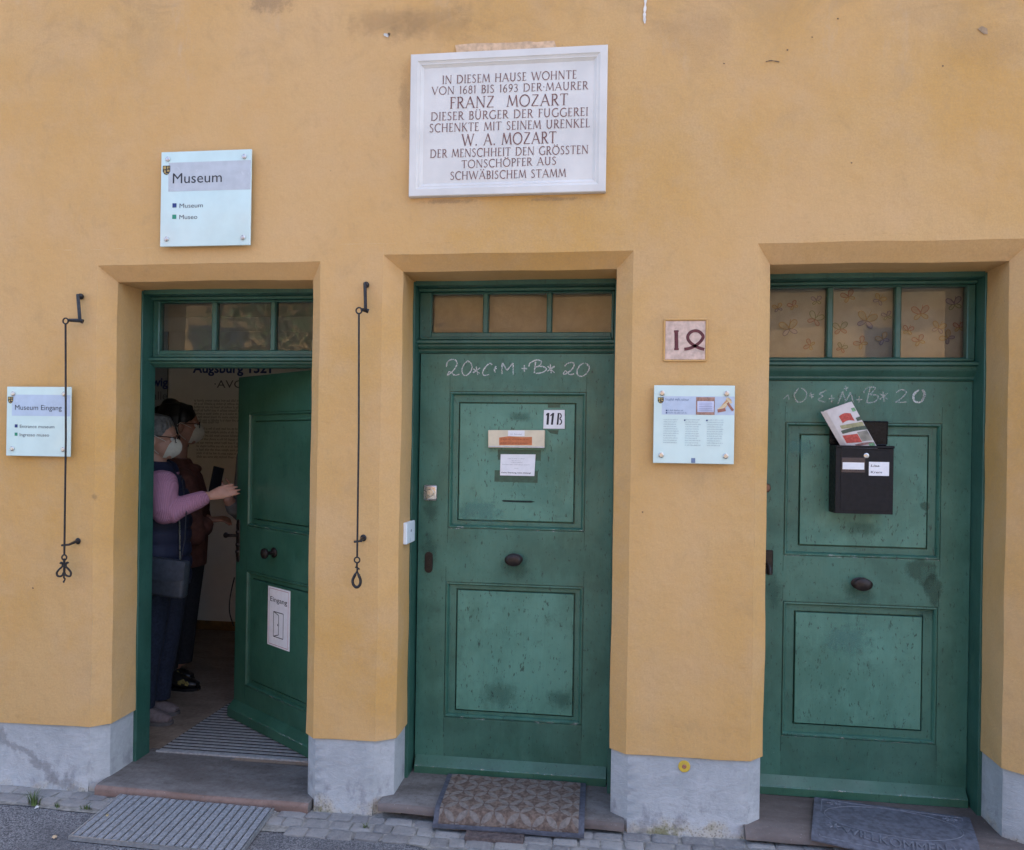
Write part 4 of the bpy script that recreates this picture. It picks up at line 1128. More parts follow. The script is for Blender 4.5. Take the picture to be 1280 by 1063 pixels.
# cream name plate (letter slot)
t, bm, f = card('name_plate', 'cream letter slot plate with an orange sticker on the middle door', 'letter slot', [Q(152, 287), Q(692, 287), Q(690, 458), Q(152, 455)], YD-.024, .024, CREAM, bev=.003)
obj('plate', bm, CREAM, t)
bm = BM(); 
c = [f(*Q(*v)) for v in ((342, 291), (500, 291), (500, 345), (342, 345))]; bm.faces.new([bm.verts.new((x, -.0006, z)) for x, z in c])
a = f(*Q(368, 330)); b = f(*Q(470, 330)); text_into(bm, 'H. Fendel', .0062, a[0], a[1], -.0012, 1, width=b[0]-a[0])
obj('name_label', bm, [PAPER, INK_GREY], t, smooth=None)
bm = BM(); c = [f(*Q(*v)) for v in ((258, 358), (350, 346), (470, 354), (570, 352), (570, 430), (258, 430))]; bm.faces.new([bm.verts.new((x, -.0006, z)) for x, z in c])
for s_, x0, x1, yy in (('KEINE WERBUNG', 275, 545, 378), ('KEINE ZEITUNG', 272, 535, 414)):
    a = f(*Q(x0, yy)); b = f(*Q(x1, yy)); text_into(bm, s_, .0072, a[0], a[1], -.0012, 1, width=b[0]-a[0])
obj('sticker', bm, [ORANGE, plain('sticker_print', (.20, .06, .03), .7)], t, smooth=None)
bm = BM(); a = f(*Q(156, 440)); b = f(*Q(688, 444)); box(bm, a[0], b[0], -.0045, .0, a[1]-.004, a[1]+.0015, .001); obj('flap_edge', bm, plain('plate_edge', (.55, .55, .56), .4), t)
# white notice under it
t, bm, f = card('paper_notice', 'small printed white notice taped with dark tape to the middle door', 'notice', [Q(272, 516), Q(604, 518), Q(592, 724), Q(265, 718)], YD-.005, .003, PAPER)
obj('sheet', bm, PAPER, t)
bm = BM()
for s_, x0, x1, yy, h, bo in (('Liebe Austräger und Boten', 342, 500, 560, .0045, 0), ('bitte hier keine', 378, 465, 580, .0042, 0), ('in den Briefkasten', 372, 478, 597, .0045, 0), ('Wurfsendungen und Prospekte einwerfen', 288, 552, 616, .0048, 0), ('Danke', 402, 440, 652, .0042, 0), ('Keine Werbung, keine Zeitung!', 280, 558, 695, .008, .0002)):
    bm = BM(); a = f(*Q(x0, yy)); b = f(*Q(x1, yy)); text_into(bm, s_, h, a[0], a[1], -.0006, 0, width=b[0]-a[0], bold=bo)
    obj('lettering', bm, INK_DG if bo else INK_GREY, t, smooth=None)
o_ = t.location
strip_tape(t, [Q(245, 470), Q(655, 478), Q(652, 578), Q(246, 568)], o_, .0042); strip_tape(t, [Q(216, 668), Q(626, 674), Q(622, 788), Q(213, 776)], o_, .0040)
# scar of an older plate, screw holes
bm = BM()
P = [at(*Q(*v), YD) for v in ((280, 958), (300, 950), (420, 955), (560, 958), (600, 968), (560, 976), (430, 974), (300, 968))]
bm.faces.new([bm.verts.new((v.x, .0071, v.z)) for v in P])
obj('screw_scar', bm, JOINT, d2, smooth=None)
# white bell box on the left reveal of the middle door
p, q = at_plane(504, 654, Vector((-.906, 0, 0)), Vector((1, 0, 0))), at_plane(515, 676, Vector((-.906, 0, 0)), Vector((1, 0, 0)))
bm = BM(); box(bm, -.002, .016, p.y+.005, q.y-.01, -.048, .048, .003)
bell = empty('door_bell', (-.906, 0, (p.z+q.z)/2), 'small white plastic bell box on the left reveal of the middle door', 'doorbell')
obj('housing', bm, plain('white_plastic', (.72, .78, .82), .35, .03), bell)
bm = BM(); ellipsoid(bm, (.0165, (p.y+q.y)/2-.004, .008), (.003, .007, .007), seg=12); obj('push_button', bm, INK_GREY, bell)

# yellow survey disc on the plinth
p = at(855.5, 959, 0)
t = empty('marker_disc', (p.x, .008, p.z), 'small round yellow marker disc on the grey plinth below the number tile', 'marker')
bm = BM(); lathe(bm, [(.024, -.006), (.024, .002), (.022, .004), (.009, .004), (.0085, .0035)], n=28); obj('disc', bm, YELLOW, t)
bm = BM(); lathe(bm, [(.009, .002), (.009, .0045), (.005, .006), (.0045, .0042), (.001, .0042)], n=18); obj('screw_head', bm, plain('rusty_screw', (.30, .13, .08), .5, .2), t)

# Eingang sign on the open door
cs = [on_door(x, y, -.008) for x, y in ((332, 731.5), (359.5, 741), (358.5, 815.5), (331, 806))]
sx = sum(c[0] for c in cs)/4; sz = sum(c[1] for c in cs)/4
t = empty('entrance_sign', hinge+du*sx+dn*(-.009)+Vector((0, 0, sz)), 'white entrance sign with red border and door pictogram on the open green door', 'sign', rz=-TH1)
EW = ((cs[1][0]-cs[0][0])+(cs[2][0]-cs[3][0]))/2; EH = ((cs[0][1]-cs[3][1])+(cs[1][1]-cs[2][1]))/2
bm = BM(); box(bm, -EW/2, EW/2, -.003, .0, -EH/2, EH/2, .001); obj('plate', bm, PAPER, t)
bm = BM()
e = .92
for a, b in (((-1, -1), (1, -1)), ((1, -1), (1, 1)), ((1, 1), (-1, 1)), ((-1, 1), (-1, -1))):
    ribbon(bm, [(a[0]*EW/2*.86, a[1]*EH/2*.94), (b[0]*EW/2*.86, b[1]*EH/2*.94)], .0022, -.0034)
obj('border', bm, plain('border_red', (.45, .12, .14), .6), t, smooth=None)
bm = BM()
text_into(bm, 'Eingang', EH*.118, 0, EH*.255, -.0038, 0, width=EW*.76, align='CENTER'); text_into(bm, 'Eingang', EH*.118, .0008, EH*.2555, -.0040, 0, width=EW*.76, align='CENTER')
obj('lettering', bm, INK, t, smooth=None)
bm = BM(); PW, PH = EW*.22, EH*.21; zc = -EH*.12
for a, b in (((-1, -1), (1, -1)), ((1, -1), (1, 1)), ((1, 1), (-1, 1)), ((-1, 1), (-1, -1)), ((-1, 1), (.05, .78)), ((.05, .78), (.05, -.78)), ((.05, -.78), (-1, -1))):
    ribbon(bm, [(a[0]*PW, zc+a[1]*PH), (b[0]*PW, zc+b[1]*PH)], .0042, -.0035)
ribbon(bm, [(-.12*PW, zc+.08*PH), (-.12*PW, zc-.08*PH)], .006, -.0036)
obj('pictogram', bm, INK, t, smooth=None)

# ------------------------------------------------------------------ letter box and newspaper
YM = Y2-.105
p, q = at(1045, 560, YM), at(1116, 643.5, YM)
mx = (p.x+q.x)/2; MW = q.x-p.x; mz = q.z; MH = at(1080, 557, YM).z-mz
mb = empty('letter_box', (mx, YM, mz), 'black wall letter box with raised flap hanging on the right door', 'letter box')
D_ = .098
bm = BM()
box(bm, -MW/2, MW/2, 0, .003, 0, MH-.012, .001)                       # front
box(bm, -MW/2, -MW/2+.003, .0035, D_, 0, MH, .001); box(bm, MW/2-.003, MW/2, .0035, D_, 0, MH, .001)
box(bm, -MW/2+.003, MW/2-.003, .0035, D_, 0, .003, .001); box(bm, -MW/2+.003, MW/2-.003, D_-.003, D_, .003, MH+.01, .001)
box(bm, -MW/2-.002, MW/2+.002, -.006, .004, MH-.0115, MH-.001, .002)
box(bm, -MW/2+.003, MW/2-.003, .004, D_-.004, MH*.5, MH*.5+.003)
obj('box', bm, BLACK, mb)
bm = BM(); box(bm, -MW/2+.02, MW/2-.012, -.0016, -.0002, .012, MH-.02, .0006); obj('service_door', bm, BLACK, mb)
bm = BM()
fw_ = [(-MW/2-.002, D_-.008, MH+.006), (MW/2+.002, D_-.008, MH+.006), (MW/2+.002, D_-.014, MH+.104), (-MW/2-.002, D_-.014, MH+.104)]
for dy in (0, .003): quad(bm, [(x, y+dy, z) for x, y, z in fw_])
tube(bm, [(-MW/2-.002, D_-.014, MH+.104), (MW/2+.002, D_-.014, MH+.104)], .003, 8)
for s_ in (0, 1): tube(bm, [fw_[s_], fw_[3-s_]], .0025, 8)
tube(bm, [(-MW/2, D_-.006, MH+.004), (MW/2, D_-.006, MH+.004)], .004, 8)
obj('flap', bm, plain('glossy_black_flap', (.006, .006, .008), .25, .2, 30, spec=.2), mb)
k = 6.643
def mp(x, y): v = at(1030+x/k, 490+y/k, YM); return (v.x-mx, v.z-mz)
bm = BM(); a = mp(350, 530); lathe(bm, [(.0105, .001), (.011, .004), (.0085, .0055), (.004, .0055), (.0038, .0035), (.0005, .0035)], (a[0], 0, a[1]), n=20); obj('lock', bm, STEEL, mb)
bm = BM(); a, b = mp(143, 668), mp(342, 548); box(bm, a[0], b[0], -.0028, -.0017, a[1], b[1], .0005)
obj('name_holder', bm, plain('smoky_plastic', (.035, .035, .05), .15), mb)
bm = BM(); a, b = mp(152, 643), mp(333, 588); box(bm, a[0], b[0], -.0036, -.003, a[1], b[1], .0003); obj('name_strip', bm, PAPER, mb)
bm = BM(); a, b = mp(370, 696), mp(540, 584); box(bm, a[0], b[0], -.0027, -.0017, a[1], b[1], .0005)
for s_, x0, x1, yy in (('Lisa', 386, 458, 622), ('Krem', 386, 478, 675)):
    u, v = mp(x0, yy), mp(x1, yy); text_into(bm, s_, .0135, u[0], u[1], -.0034, 1, width=v[0]-u[0], shear=.15)
obj('name_label', bm, [PAPER, INK], mb, smooth=None)
bm = BM(); quad(bm, [(-.06, 0, -.05), (.06, 0, -.05), (.06, 0, .05), (-.06, 0, .05)])
news_label = 'folded printed newspaper stuck slanting into the black letter box'
# newspaper: folded sheets leaning to the left in the slot
YN = YM+.045
np_ = lambda x, y: at(1030+x/k, 490+y/k, YN)
bl_, br_, tr_, tl_ = np_(190, 455), np_(440, 455), np_(232, 92), np_(18, 165)
ux = (tr_-tl_).normalized(); uz = (tl_-bl_).normalized()
nws = empty('newspaper', (bl_.x, YN, bl_.z), news_label, 'newspaper')
NWw, NHh = (tr_-tl_).length, (tl_-bl_).length
ang_o = bl_
def npt(u, v, d=0.0):
    P = bl_.lerp(br_, 0) + (br_-bl_)*u*(1-v) + (tl_-bl_)*v + (tr_-tl_)*u*v
    return Vector((P.x-bl_.x, d+.010*math.sin(u*math.pi)*-.5+.03*v*v*-.2, P.z-bl_.z))
bm = BM()
for s_ in range(5):
    d = .0022*s_; du_ = -.035*s_ if s_ else 0; dv = (.03, -.005, .035, .0, .02)[s_]
    patch(bm, lambda u, v: npt(u+du_*(1 if s_ else 0)*1.0, v*(1+dv)-.28*(1-v), d), 6, 6)
patch(bm, lambda u, v: npt(0, v-.28*(1-v), .0) + Vector((-.022*u, .010*u, 0)), 2, 6)
obj('folded_sheets', bm, plain('newsprint', (.62, .58, .56), .85, .06, 40), nws, smooth=60)
def npatch(name, mat, u0, u1, v0, v1, sl=0.0, bow=0.0, dd=-.0008):
    bm = BM(); patch(bm, lambda a, b: npt(u0+(u1-u0)*a, v0+(v1-v0)*b+sl*a+bow*math.sin(a*math.pi), dd), 6, 3); return obj(name, bm, mat, nws, smooth=None)
RED = plain('print_red', (.46, .075, .055), .7, .25, 120); DGR = plain('print_dark_green', (.075, .10, .07), .7, .2, 120); OLV = plain('print_olive', (.34, .32, .17), .7, .2, 90)
GRY = plain('print_mixed_grey', (.25, .235, .19), .7, .35, 18); LGN = plain('print_green', (.16, .32, .16), .7, .3, 120)
npatch('printed_block', RED, .30, .74, .62, .80, 0, .04); npatch('printed_block', OLV, .16, .98, .48, .575, .0); npatch('printed_block', DGR, .10, 1, .35, .44, .04, .02)
npatch('printed_block', RED, .06, .58, .10, .31, .01); npatch('printed_block', GRY, .60, .98, .13, .36, .02); npatch('printed_block', plain('print_brown_rose', (.27, .15, .13), .7, .3, 120), .30, .98, .0, .055, .05, .02)
npatch('printed_block', DGR, .82, 1.0, .60, .68, .01); npatch('printed_block', LGN, .76, .96, -.02, .07, .03); npatch('printed_block', LGN, .84, .98, .82, .9); 

# ------------------------------------------------------------------ mats
def mat_root(name, label, cat, loc): return empty(name, loc, label, cat)
# ribbed aluminium mat in front of the open door
P = [at_z(150, 998, .02), at_z(343, 1015, .02), at_z(300, 1070, .02), at_z(85, 1048, .02)]      # TL TR BR BL
o_ = Vector((P[3].x, P[3].y, street_z(P[3].x, P[3].y)+.004))
zt_ = .016
t = mat_root('ribbed_mat', 'grey ribbed aluminium entrance mat lying on the pavement before the open door', 'doormat', o_)
def mpt(u, v, dz=0.0):
    q = (P[3].lerp(P[2], u)).lerp(P[0].lerp(P[1], u), v)
    return Vector((q.x-o_.x, q.y-o_.y, street_z(q.x, q.y)+.004-o_.z+dz + .010*v))
bm = BM()
def bar(bm, u0, u1, v0, v1, h0, h1, mi=0):
    a = [mpt(u0, v0, h0), mpt(u1, v0, h0), mpt(u1, v1, h0), mpt(u0, v1, h0)]; b = [mpt(u0, v0, h1), mpt(u1, v0, h1), mpt(u1, v1, h1), mpt(u0, v1, h1)]
    A = [bm.verts.new(p) for p in a]; B = [bm.verts.new(p) for p in b]
    for f in ((B[0], B[1], B[2], B[3]), (A[0], A[1], B[1], B[0]), (A[1], A[2], B[2], B[1]), (A[2], A[3], B[3], B[2]), (A[3], A[0], B[0], B[3])): bm.faces.new(f).material_index = mi
bar(bm, .004, .996, .004, .996, 0, .006)
obj('base', bm, RUBBER, t, smooth=None)
bm = BM()
bar(bm, 0, 1, 0, .022, 0, zt_+.001); bar(bm, 0, .012, .0225, .998, 0, zt_); bar(bm, .988, 1, .0225, .998, 0, zt_); 
n = 21
for i in range(1, n): bar(bm, .012+.976*i/n-.0045, .012+.976*i/n-.0015, .0225, .995, .0062, zt_+.0005)
obj('aluminium_profile', bm, ALU, t, smooth=None)
bm = BM()
for i in range(n): bar(bm, .012+.976*i/n+.0035, .012+.976*(i+1)/n-.0085, .024, .993, .0062, zt_-.001+random.uniform(-.001, .001))
obj('ribbed_insert', bm, plain('grey_brush_rib', (.20, .215, .235), .9, .3, 90, bump=.7, bscale=260), t, smooth=None)

# woven trellis mat draped over the middle step
t = mat_root('trellis_doormat', 'brown doormat with pale trellis pattern draped over the middle step', 'doormat', (-.39, 0, .08))
prof = [(.285, .0875), (.22, .0875), (.12, .087), (.04, .087), (-.005, .0865), (-.030, .083), (-.045, .073), (-.054, .060), (-.063, .048), (-.076, .040), (-.094, .037)]
prof = [(p.x, p.y) for p in spline(prof, 5)]
ln = [0]
for a, b in zip(prof, prof[1:]): ln.append(ln[-1]+math.hypot(b[0]-a[0], b[1]-a[1]))
XA, XB = [-.722, -.700], [-.092, -.082]
def mrow(j):
    y, z = prof[j]; v = ln[j]/ln[-1]
    return (-.722+(.018)*v, -.092+.006*v, y - .012*v, z)
def draped(u0, u1, j0, j1, lift):
    bm = BM(); uvl = bm.loops.layers.uv.new('UVMap'); n = 40; g = []
    for j in range(j0, j1+1):
        xa, xb, y, z = mrow(j); row = []
        for i in range(n+1):
            x = xa+(xb-xa)*(u0+(u1-u0)*i/n)
            zz = z+lift+.003*noise.noise(Vector((x*7, y*7, 4)))+.006*(x+.4)*(1 if y < 0 else .2)
            row.append((bm.verts.new((x+.39, y, zz-.08)), ((x+.722)/.106, ln[j]/.106)))
        g.append(row)
    for a, b in zip(g, g[1:]):
        for i in range(n):
            f = bm.faces.new((a[i][0], b[i][0], b[i+1][0], a[i+1][0]))
            for l, q in zip(f.loops, (a[i], b[i], b[i+1], a[i+1])): l[uvl].uv = q[1]
    r = bmesh.ops.extrude_face_region(bm, geom=list(bm.faces))
    for v in r['geom']:
        if isinstance(v, bmesh.types.BMVert): v.co.z += .004
    return bm
L_ = len(prof)-1
obj('rubber_edge', draped(0, 1, 0, L_, 0), RUBBER, t)
obj('pile', draped(.035, .962, 1, L_-6, .0042), mk_trellis(), t)

# cast rubber mat by the right door
c3 = [at_z(1018, 998.5, .098), at_z(1212, 1024.5, .098), at_z(1232, 1082, .098), at_z(1014, 1046.5, .098)]
o_ = Vector((c3[3].x, c3[3].y, .096))
t = mat_root('rubber_doormat', 'dark blue grey rubber doormat with raised welcome lettering on the right step', 'doormat', o_)
def rp(u, v, dz=0):
    q = c3[3].lerp(c3[2], u).lerp(c3[0].lerp(c3[1], u), v)
    zz = .0975 - max(0, -q.y-.03)*.35
    return Vector((q.x-o_.x, q.y-o_.y, zz-o_.z+dz))
bm = BM(); patch(bm, lambda u, v: rp(u, v, .008), 30, 16)
r = bmesh.ops.extrude_face_region(bm, geom=list(bm.faces))
for v in r['geom']:
    if isinstance(v, bmesh.types.BMVert): v.co.z -= .0065
bmesh.ops.recalc_face_normals(bm, faces=bm.faces)
obj('mat_base', bm, plain('blue_grey_rubber', (.080, .086, .108), .75, .3, 40, bump=.6, bscale=330), t)
bm = BM()
def line3(pts, rad): tube(bm, [rp(u, v, .0085) for u, v in pts], rad, 6)
line3([(.05, .06), (.05, .95)], .003); line3([(.05, .95), (.95, .95)], .0022); line3([(.95, .95), (.95, .06)], .003); line3([(.05, .06), (.95, .06)], .003)
line3([(.5+.43*math.cos(R(a)), .60+.33*math.sin(R(a))) for a in range(0, 361, 10)], .0018)
for cu, cv in ((.13, .88), (.87, .88), (.13, .30), (.87, .24)):
    for a in range(0, 360, 60): line3([(cu, cv), (cu+.045*math.cos(R(a)), cv+.06*math.sin(R(a)))], .0035)
obj('relief', bm, plain('relief_rubber', (.115, .125, .15), .6, .25, 60), t)
bm = BM(); tb = BM()
text_into(tb, 'WILLKOMMEN', .16, 0, 0, 0, 0, width=.62)
for f in tb.faces:
    vs = []
    for v in f.verts:
        u = .19+v.co.x; vv = .13 + v.co.z*1.0 + .10*((u-.5)/.31)**2*.6
        vs.append(bm.verts.new(rp(u, vv, .0092)))
    bm.faces.new(vs)
tb.free()
bmesh.ops.remove_doubles(bm, verts=bm.verts, dist=1e-5)
r = bmesh.ops.extrude_face_region(bm, geom=list(bm.faces))
for v in r['geom']:
    if isinstance(v, bmesh.types.BMVert): v.co.z += .003
obj('lettering', bm, plain('relief_letter_rubber', (.105, .115, .14), .6, .2, 60), t, smooth=None)

# mat well inside the open door
t = mat_root('ribbed_mat', 'dark striped entrance mat on the floor inside the open door', 'doormat', (-2.2, .37, FZ))
bm = BM(); box(bm, 0, .86, 0, .72, .001, .006); obj('base', bm, plain('black_mat_base', (.02, .02, .022), .9), t, smooth=None)
bm = BM()
for i in range(19): box(bm, .004, .856, .004+i*.0375, .004+i*.0375+.020, .0062, .0088, .0006)
box(bm, -.004, .864, -.012, -.001, .001, .010, .001)
obj('aluminium_profile', bm, plain('scuffed_aluminium', (.27, .27, .27), .5, .2, 60), t, smooth=None)

# drain grate in the setts
c = [at_z(585, 1037, .035), at_z(656, 1040, .035), at_z(654, 1052, .035), at_z(578, 1048, .035)]
o_ = (c[0]+c[1]+c[2]+c[3])/4; o_.z = .029
t = mat_root('drain_grate', 'small rusty slotted drain grate in the setts before the trellis mat', 'grate', o_)
gw, gd = .235, .062
bm = BM()
box(bm, -gw/2, gw/2, -gd/2, -gd/2+.008, -.01, .006, .001); box(bm, -gw/2, gw/2, gd/2-.008, gd/2, -.01, .006, .001)
box(bm, -gw/2, -gw/2+.012, -gd/2+.0085, gd/2-.0085, -.01, .0055, .001); box(bm, gw/2-.012, gw/2, -gd/2+.0085, gd/2-.0085, -.01, .0055, .001)
for i in range(4): box(bm, -gw/2+.0125, gw/2-.0125, -gd/2+.0125+i*.0105, -gd/2+.0175+i*.0105, -.01, .005, .001)
obj('frame', bm, plain('rusty_cast_iron', (.12, .095, .09), .7, .3, 60, metal=.3, bump=.4), t, smooth=None)
bm = BM(); quad(bm, [(-gw/2, -gd/2, -.008), (gw/2, -gd/2, -.008), (gw/2, gd/2, -.008), (-gw/2, gd/2, -.008)]); obj('pit', bm, JOINT, t, smooth=None)

# weeds
GRASS = plain('weed_green', (.075, .12, .030), .7, .4, 20)
def weed(name, label, px, py, n, h, spread):
    p = at_z(px, py, street_z(at(px, py, -.05).x, -.05)+.006); bm = BM()
    for i in range(n):
        a = random.uniform(0, 2*math.pi); r_ = random.uniform(0, spread*.35); hh = h*random.uniform(.45, 1.05); le = random.uniform(.15, .75)*hh
        b0 = Vector((r_*math.cos(a), r_*math.sin(a)*.5, 0)); dx = Vector((math.cos(a), math.sin(a)*.6, 0)); wd = random.uniform(.0016, .0032); sd_ = Vector((-dx.y, dx.x, 0)).normalized()
        pr = None
        for k in range(6):
            s = k/5; c_ = b0+dx*le*s*s*1.0+Vector((0, 0, hh*(s-.25*s*s))); ww = wd*(1-s)+.0002
            q = (bm.verts.new(c_+sd_*ww), bm.verts.new(c_-sd_*ww))
            if pr: bm.faces.new((pr[0], pr[1], q[1], q[0]))
            pr = q
    return finish(obj(name, bm, GRASS, loc=p), label, 'weed')
weed('grass_tuft', 'upright tuft of green grass at the wall foot far left', 42, 1006, 46, .085, .09)
weed('small_weed', 'low weed between setts, just left of the ribbed aluminium mat', 108, 1012, 20, .034, .07)
weed('small_weed', 'tiny weed right of the grass tuft by the wall', 72, 1009, 14, .024, .05)
weed('small_weed', 'little bright weed in the joint before the middle step', 456, 1036, 22, .030, .06)
# litter
for px, py, s, lab, mt in ((68, 1048, .016, 'crumpled pale scrap on the asphalt left of the ribbed mat', (.55, .42, .27)), (46, 1011, .014, 'thin white scrap lying under the grass tuft', (.65, .66, .66)), (134, 1021, .010, 'tan leaf scrap lying on the ribbed aluminium mat', (.40, .33, .18))):
    p = at_z(px, py, .028 if px == 134 else street_z(-2.2, -.3)+.003); bm = BM()
    g = patch(bm, lambda u, v: ((u-.5)*s*1.5, (v-.5)*s, .006+.008*noise.noise(Vector((u*3+s*50, v*3, px)))), 5, 5)
    finish(obj('litter_scrap', bm, plain('scrap', mt, .8), smooth=60, loc=p, rot=(0, 0, px)), lab, 'litter')

# ------------------------------------------------------------------ exhibition inside
def wall_panel(label, x0, x1, z0, z1, y, mat):
    t = empty('exhibition_panel', ((x0+x1)/2, y, z0), label, 'exhibition panel')
    bm = BM(); box(bm, (x0-x1)/2, (x1-x0)/2, 0, .015, 0, z1-z0, .002); obj('board', bm, mat, t); return t
yb = RYB-.021
a, b = at(211, 462, yb), at(345, 462, yb)
t = wall_panel('pale exhibition panel with blue heading and small print behind the visitors', a.x, -1.0, FZ+.075, 2.5, yb, PANELM)
cx0 = (a.x-1.0)/2
def ip(px, py): v = at(px, py, yb); return (v.x-cx0, v.z-FZ-.075)
bm = BM()
p, q = ip(241, 466), ip(339, 466)
text_into(bm, 'Augsburg 1521', .108, p[0], p[1], -.002, 0, width=q[0]-p[0], bold=.003)
p, q = ip(268, 485), ip(330, 486); text_into(bm, '·AVGVSTA·', .09, p[0], p[1], -.002, 1, width=(q[0]-p[0])*1.25)
def para(x0, x1, ys):
    for y_ in ys:
        p = ip(x0, y_); q = ip(x1-random.uniform(0, 6), y_); small_print(bm, p[0], q[0], p[1], .0125, -.002, 1)
para(243, 330, [502+4.1*i for i in range(7)]); para(243, 275, [529]); para(246, 330, [537+4.4*i for i in range(9)])
obj('lettering', bm, [INK_BLUE, plain('panel_print', (.10, .10, .10), .8)], t, smooth=None)
t = wall_panel('blue grey exhibition panel behind the grey haired visitor, left of the pale panel', -4.35, a.x-.012, FZ+.075, 2.5, yb, PANELB)
cx1 = (-4.35+a.x-.012)/2
bm = BM()
v = at(210, 483, yb); text_into(bm, 'Ludwig', .10, v.x-cx1, v.z-FZ-.075, -.002, 0, align='RIGHT', bold=.003)
v = at(209, 500, yb); text_into(bm, 'alle', .10, v.x-cx1, v.z-FZ-.075, -.002, 1, align='RIGHT')
obj('lettering', bm, [INK_BLUE, plain('panel_print_grey', (.13, .14, .16), .8)], t, smooth=None)
# thin cable hanging behind the door edge
p = at(288, 740, 1.3)
bm = BM(); tube(bm, spline([at(293, 722, 1.3), at(288, 745, 1.3), at(287, 765, 1.3), at(292, 783, 1.3)], 6), .004, 8)
finish(obj('hanging_cable', bm, BLACK, smooth=40), 'thin dark cable hanging in the room behind the open door edge', 'cable')

# ------------------------------------------------------------------ across the lane (seen in the panes)
opp = empty('row_house', (0, -8.6, 0), 'sunlit ochre house across the lane, mirrored in the door panes', 'house')
bm = BM()
YO = -8.6
box(bm, -16, 9, YO-7, YO, -.2, 6.2); obj('wall', bm, PLASTER, opp, smooth=None)
bm = BM()
for s_ in ((YO+.4, YO-3.5), (YO-7.4, YO-3.5)): quad(bm, [(-16.3, s_[0], 6.1), (9.3, s_[0], 6.1), (9.3, s_[1], 9.2), (-16.3, s_[1], 9.2)])
obj('roof', bm, plain('red_roof_tiles', (.25, .08, .045), .85, .3, 8), opp, smooth=None)
bm = BM()
for x in (-15, -11.3, -7.55, -4.6, 1.1, 6.6):
    box(bm, x-.5, x+.5, YO-.02, YO+.03, 3.6, 4.9, .01)
fo = obj('off_frame_window', bm, plain('dark_window_panes', (.03, .035, .04), .1), opp, smooth=None)
bm = BM()
for x in range(-12, 9, 4): box(bm, x-.55, x+.55, YO-.02, YO+.03, 0, 2.2, .01)
obj('door', bm, PAINT, opp, smooth=None)
tree = empty('street_tree', (-4.95, -6.6, 0), 'small leafy tree across the lane, mirrored in the left panes', 'tree')
bm = BM(); tube(bm, [(0, 0, 0), (.05, .02, 1.2), (-.05, 0, 2.4), (.1, .1, 3.6)], [.13, .10, .08, .04], 10)
for a in range(7):
    th = a*2.4; tube(bm, [(0, 0, 1.7+.25*a), (.5*math.cos(th), .5*math.sin(th), 2.2+.27*a), (1.0*math.cos(th), 1.0*math.sin(th), 2.5+.3*a)], [.04, .025, .01], 6)
obj('trunk', bm, plain('bark', (.10, .075, .055), .9, .3, 30), tree)
bm = BM(); rng = random.Random(3)
for cl in range(70):
    th = rng.uniform(0, 6.28); rr_ = .85*math.sqrt(rng.random()); zc_ = rng.uniform(2.2, 4.4); c_ = Vector((rr_*math.cos(th), rr_*math.sin(th), zc_))
    for i in range(46):
        p = c_+Vector([rng.gauss(0, .17) for _ in range(3)]); n1 = Vector([rng.gauss(0, 1) for _ in range(3)]).normalized(); n2 = n1.orthogonal().normalized(); n3 = n1.cross(n2)
        s = rng.uniform(.035, .06); bm.faces.new([bm.verts.new(p+n2*s), bm.verts.new(p+n3*s*.5), bm.verts.new(p-n2*s), bm.verts.new(p-n3*s*.5)])
obj('crown', bm, plain('leaf_green', (.06, .10, .03), .6, .4, 3), tree, smooth=None)

# ------------------------------------------------------------------ people
SKIN = plain('skin', (.44, .23, .155), .55, .08, 30); SKIN_D = plain('tanned_skin', (.36, .18, .12), .55, .08, 30)
def solid(name, builder, mats, parent, vox=.006, it=4, loc=None):
    """loft several closed shapes and fuse them into one continuous skin"""
    bm = BM(); builder(bm)
    o = obj(name, bm, mats, parent, smooth=None)
    md = o.modifiers.new('r', 'REMESH'); md.mode = 'VOXEL'; md.voxel_size = vox; md.use_smooth_shade = True
    if it:
        sm = o.modifiers.new('s', 'SMOOTH'); sm.iterations = it; sm.factor = .5
    apply_mods(o)
    for p in o.data.polygons: p.use_smooth = True
    o.data.materials.clear()
    for x in (mats if isinstance(mats, (list, tuple)) else [mats]): o.data.materials.append(x)
    return o
SY = (0, 1, 0)
def V(*a): return Vector(a)
def head(bm, c, f=1.0, turn=0.0, tilt=0.0):
    """head looking along +x; c = centre of the skull"""
    M_ = Matrix.Rotation(turn, 3, 'Z') @ Matrix.Rotation(tilt, 3, 'Y')
    g = lambda x, y, z: c + M_ @ (V(x, y, z)*f)
    ellipsoid(bm, g(-.012, 0, .022), (.097*f, .077*f, .092*f), M_)
    ellipsoid(bm, g(.022, 0, -.035), (.066*f, .062*f, .075*f), M_)
    ellipsoid(bm, g(.052, 0, -.078), (.032*f, .036*f, .028*f), M_, 14)          # chin
    ellipsoid(bm, g(.074, 0, .022), (.017*f, .052*f, .013*f), M_, 14)            # brow
    tube(bm, [g(.082, 0, .016), g(.098, 0, -.012), g(.104, 0, -.024)], [.008*f, .011*f, .014*f], 10)
    ellipsoid(bm, g(.090, 0, -.028), (.014*f, .019*f, .010*f), M_, 12)
    ellipsoid(bm, g(.084, 0, -.050), (.012*f, .022*f, .006*f), M_, 12); ellipsoid(bm, g(.082, 0, -.060), (.012*f, .020*f, .007*f), M_, 12)   # lips
    for s in (-1, 1):
        ellipsoid(bm, g(-.008, s*.077, -.012), (.018*f, .009*f, .032*f), M_ @ Matrix.Rotation(-.2, 3, 'Y'), 14)
        ellipsoid(bm, g(.058, s*.032, -.020), (.018*f, .020*f, .018*f), M_, 12)   # cheek
    return g
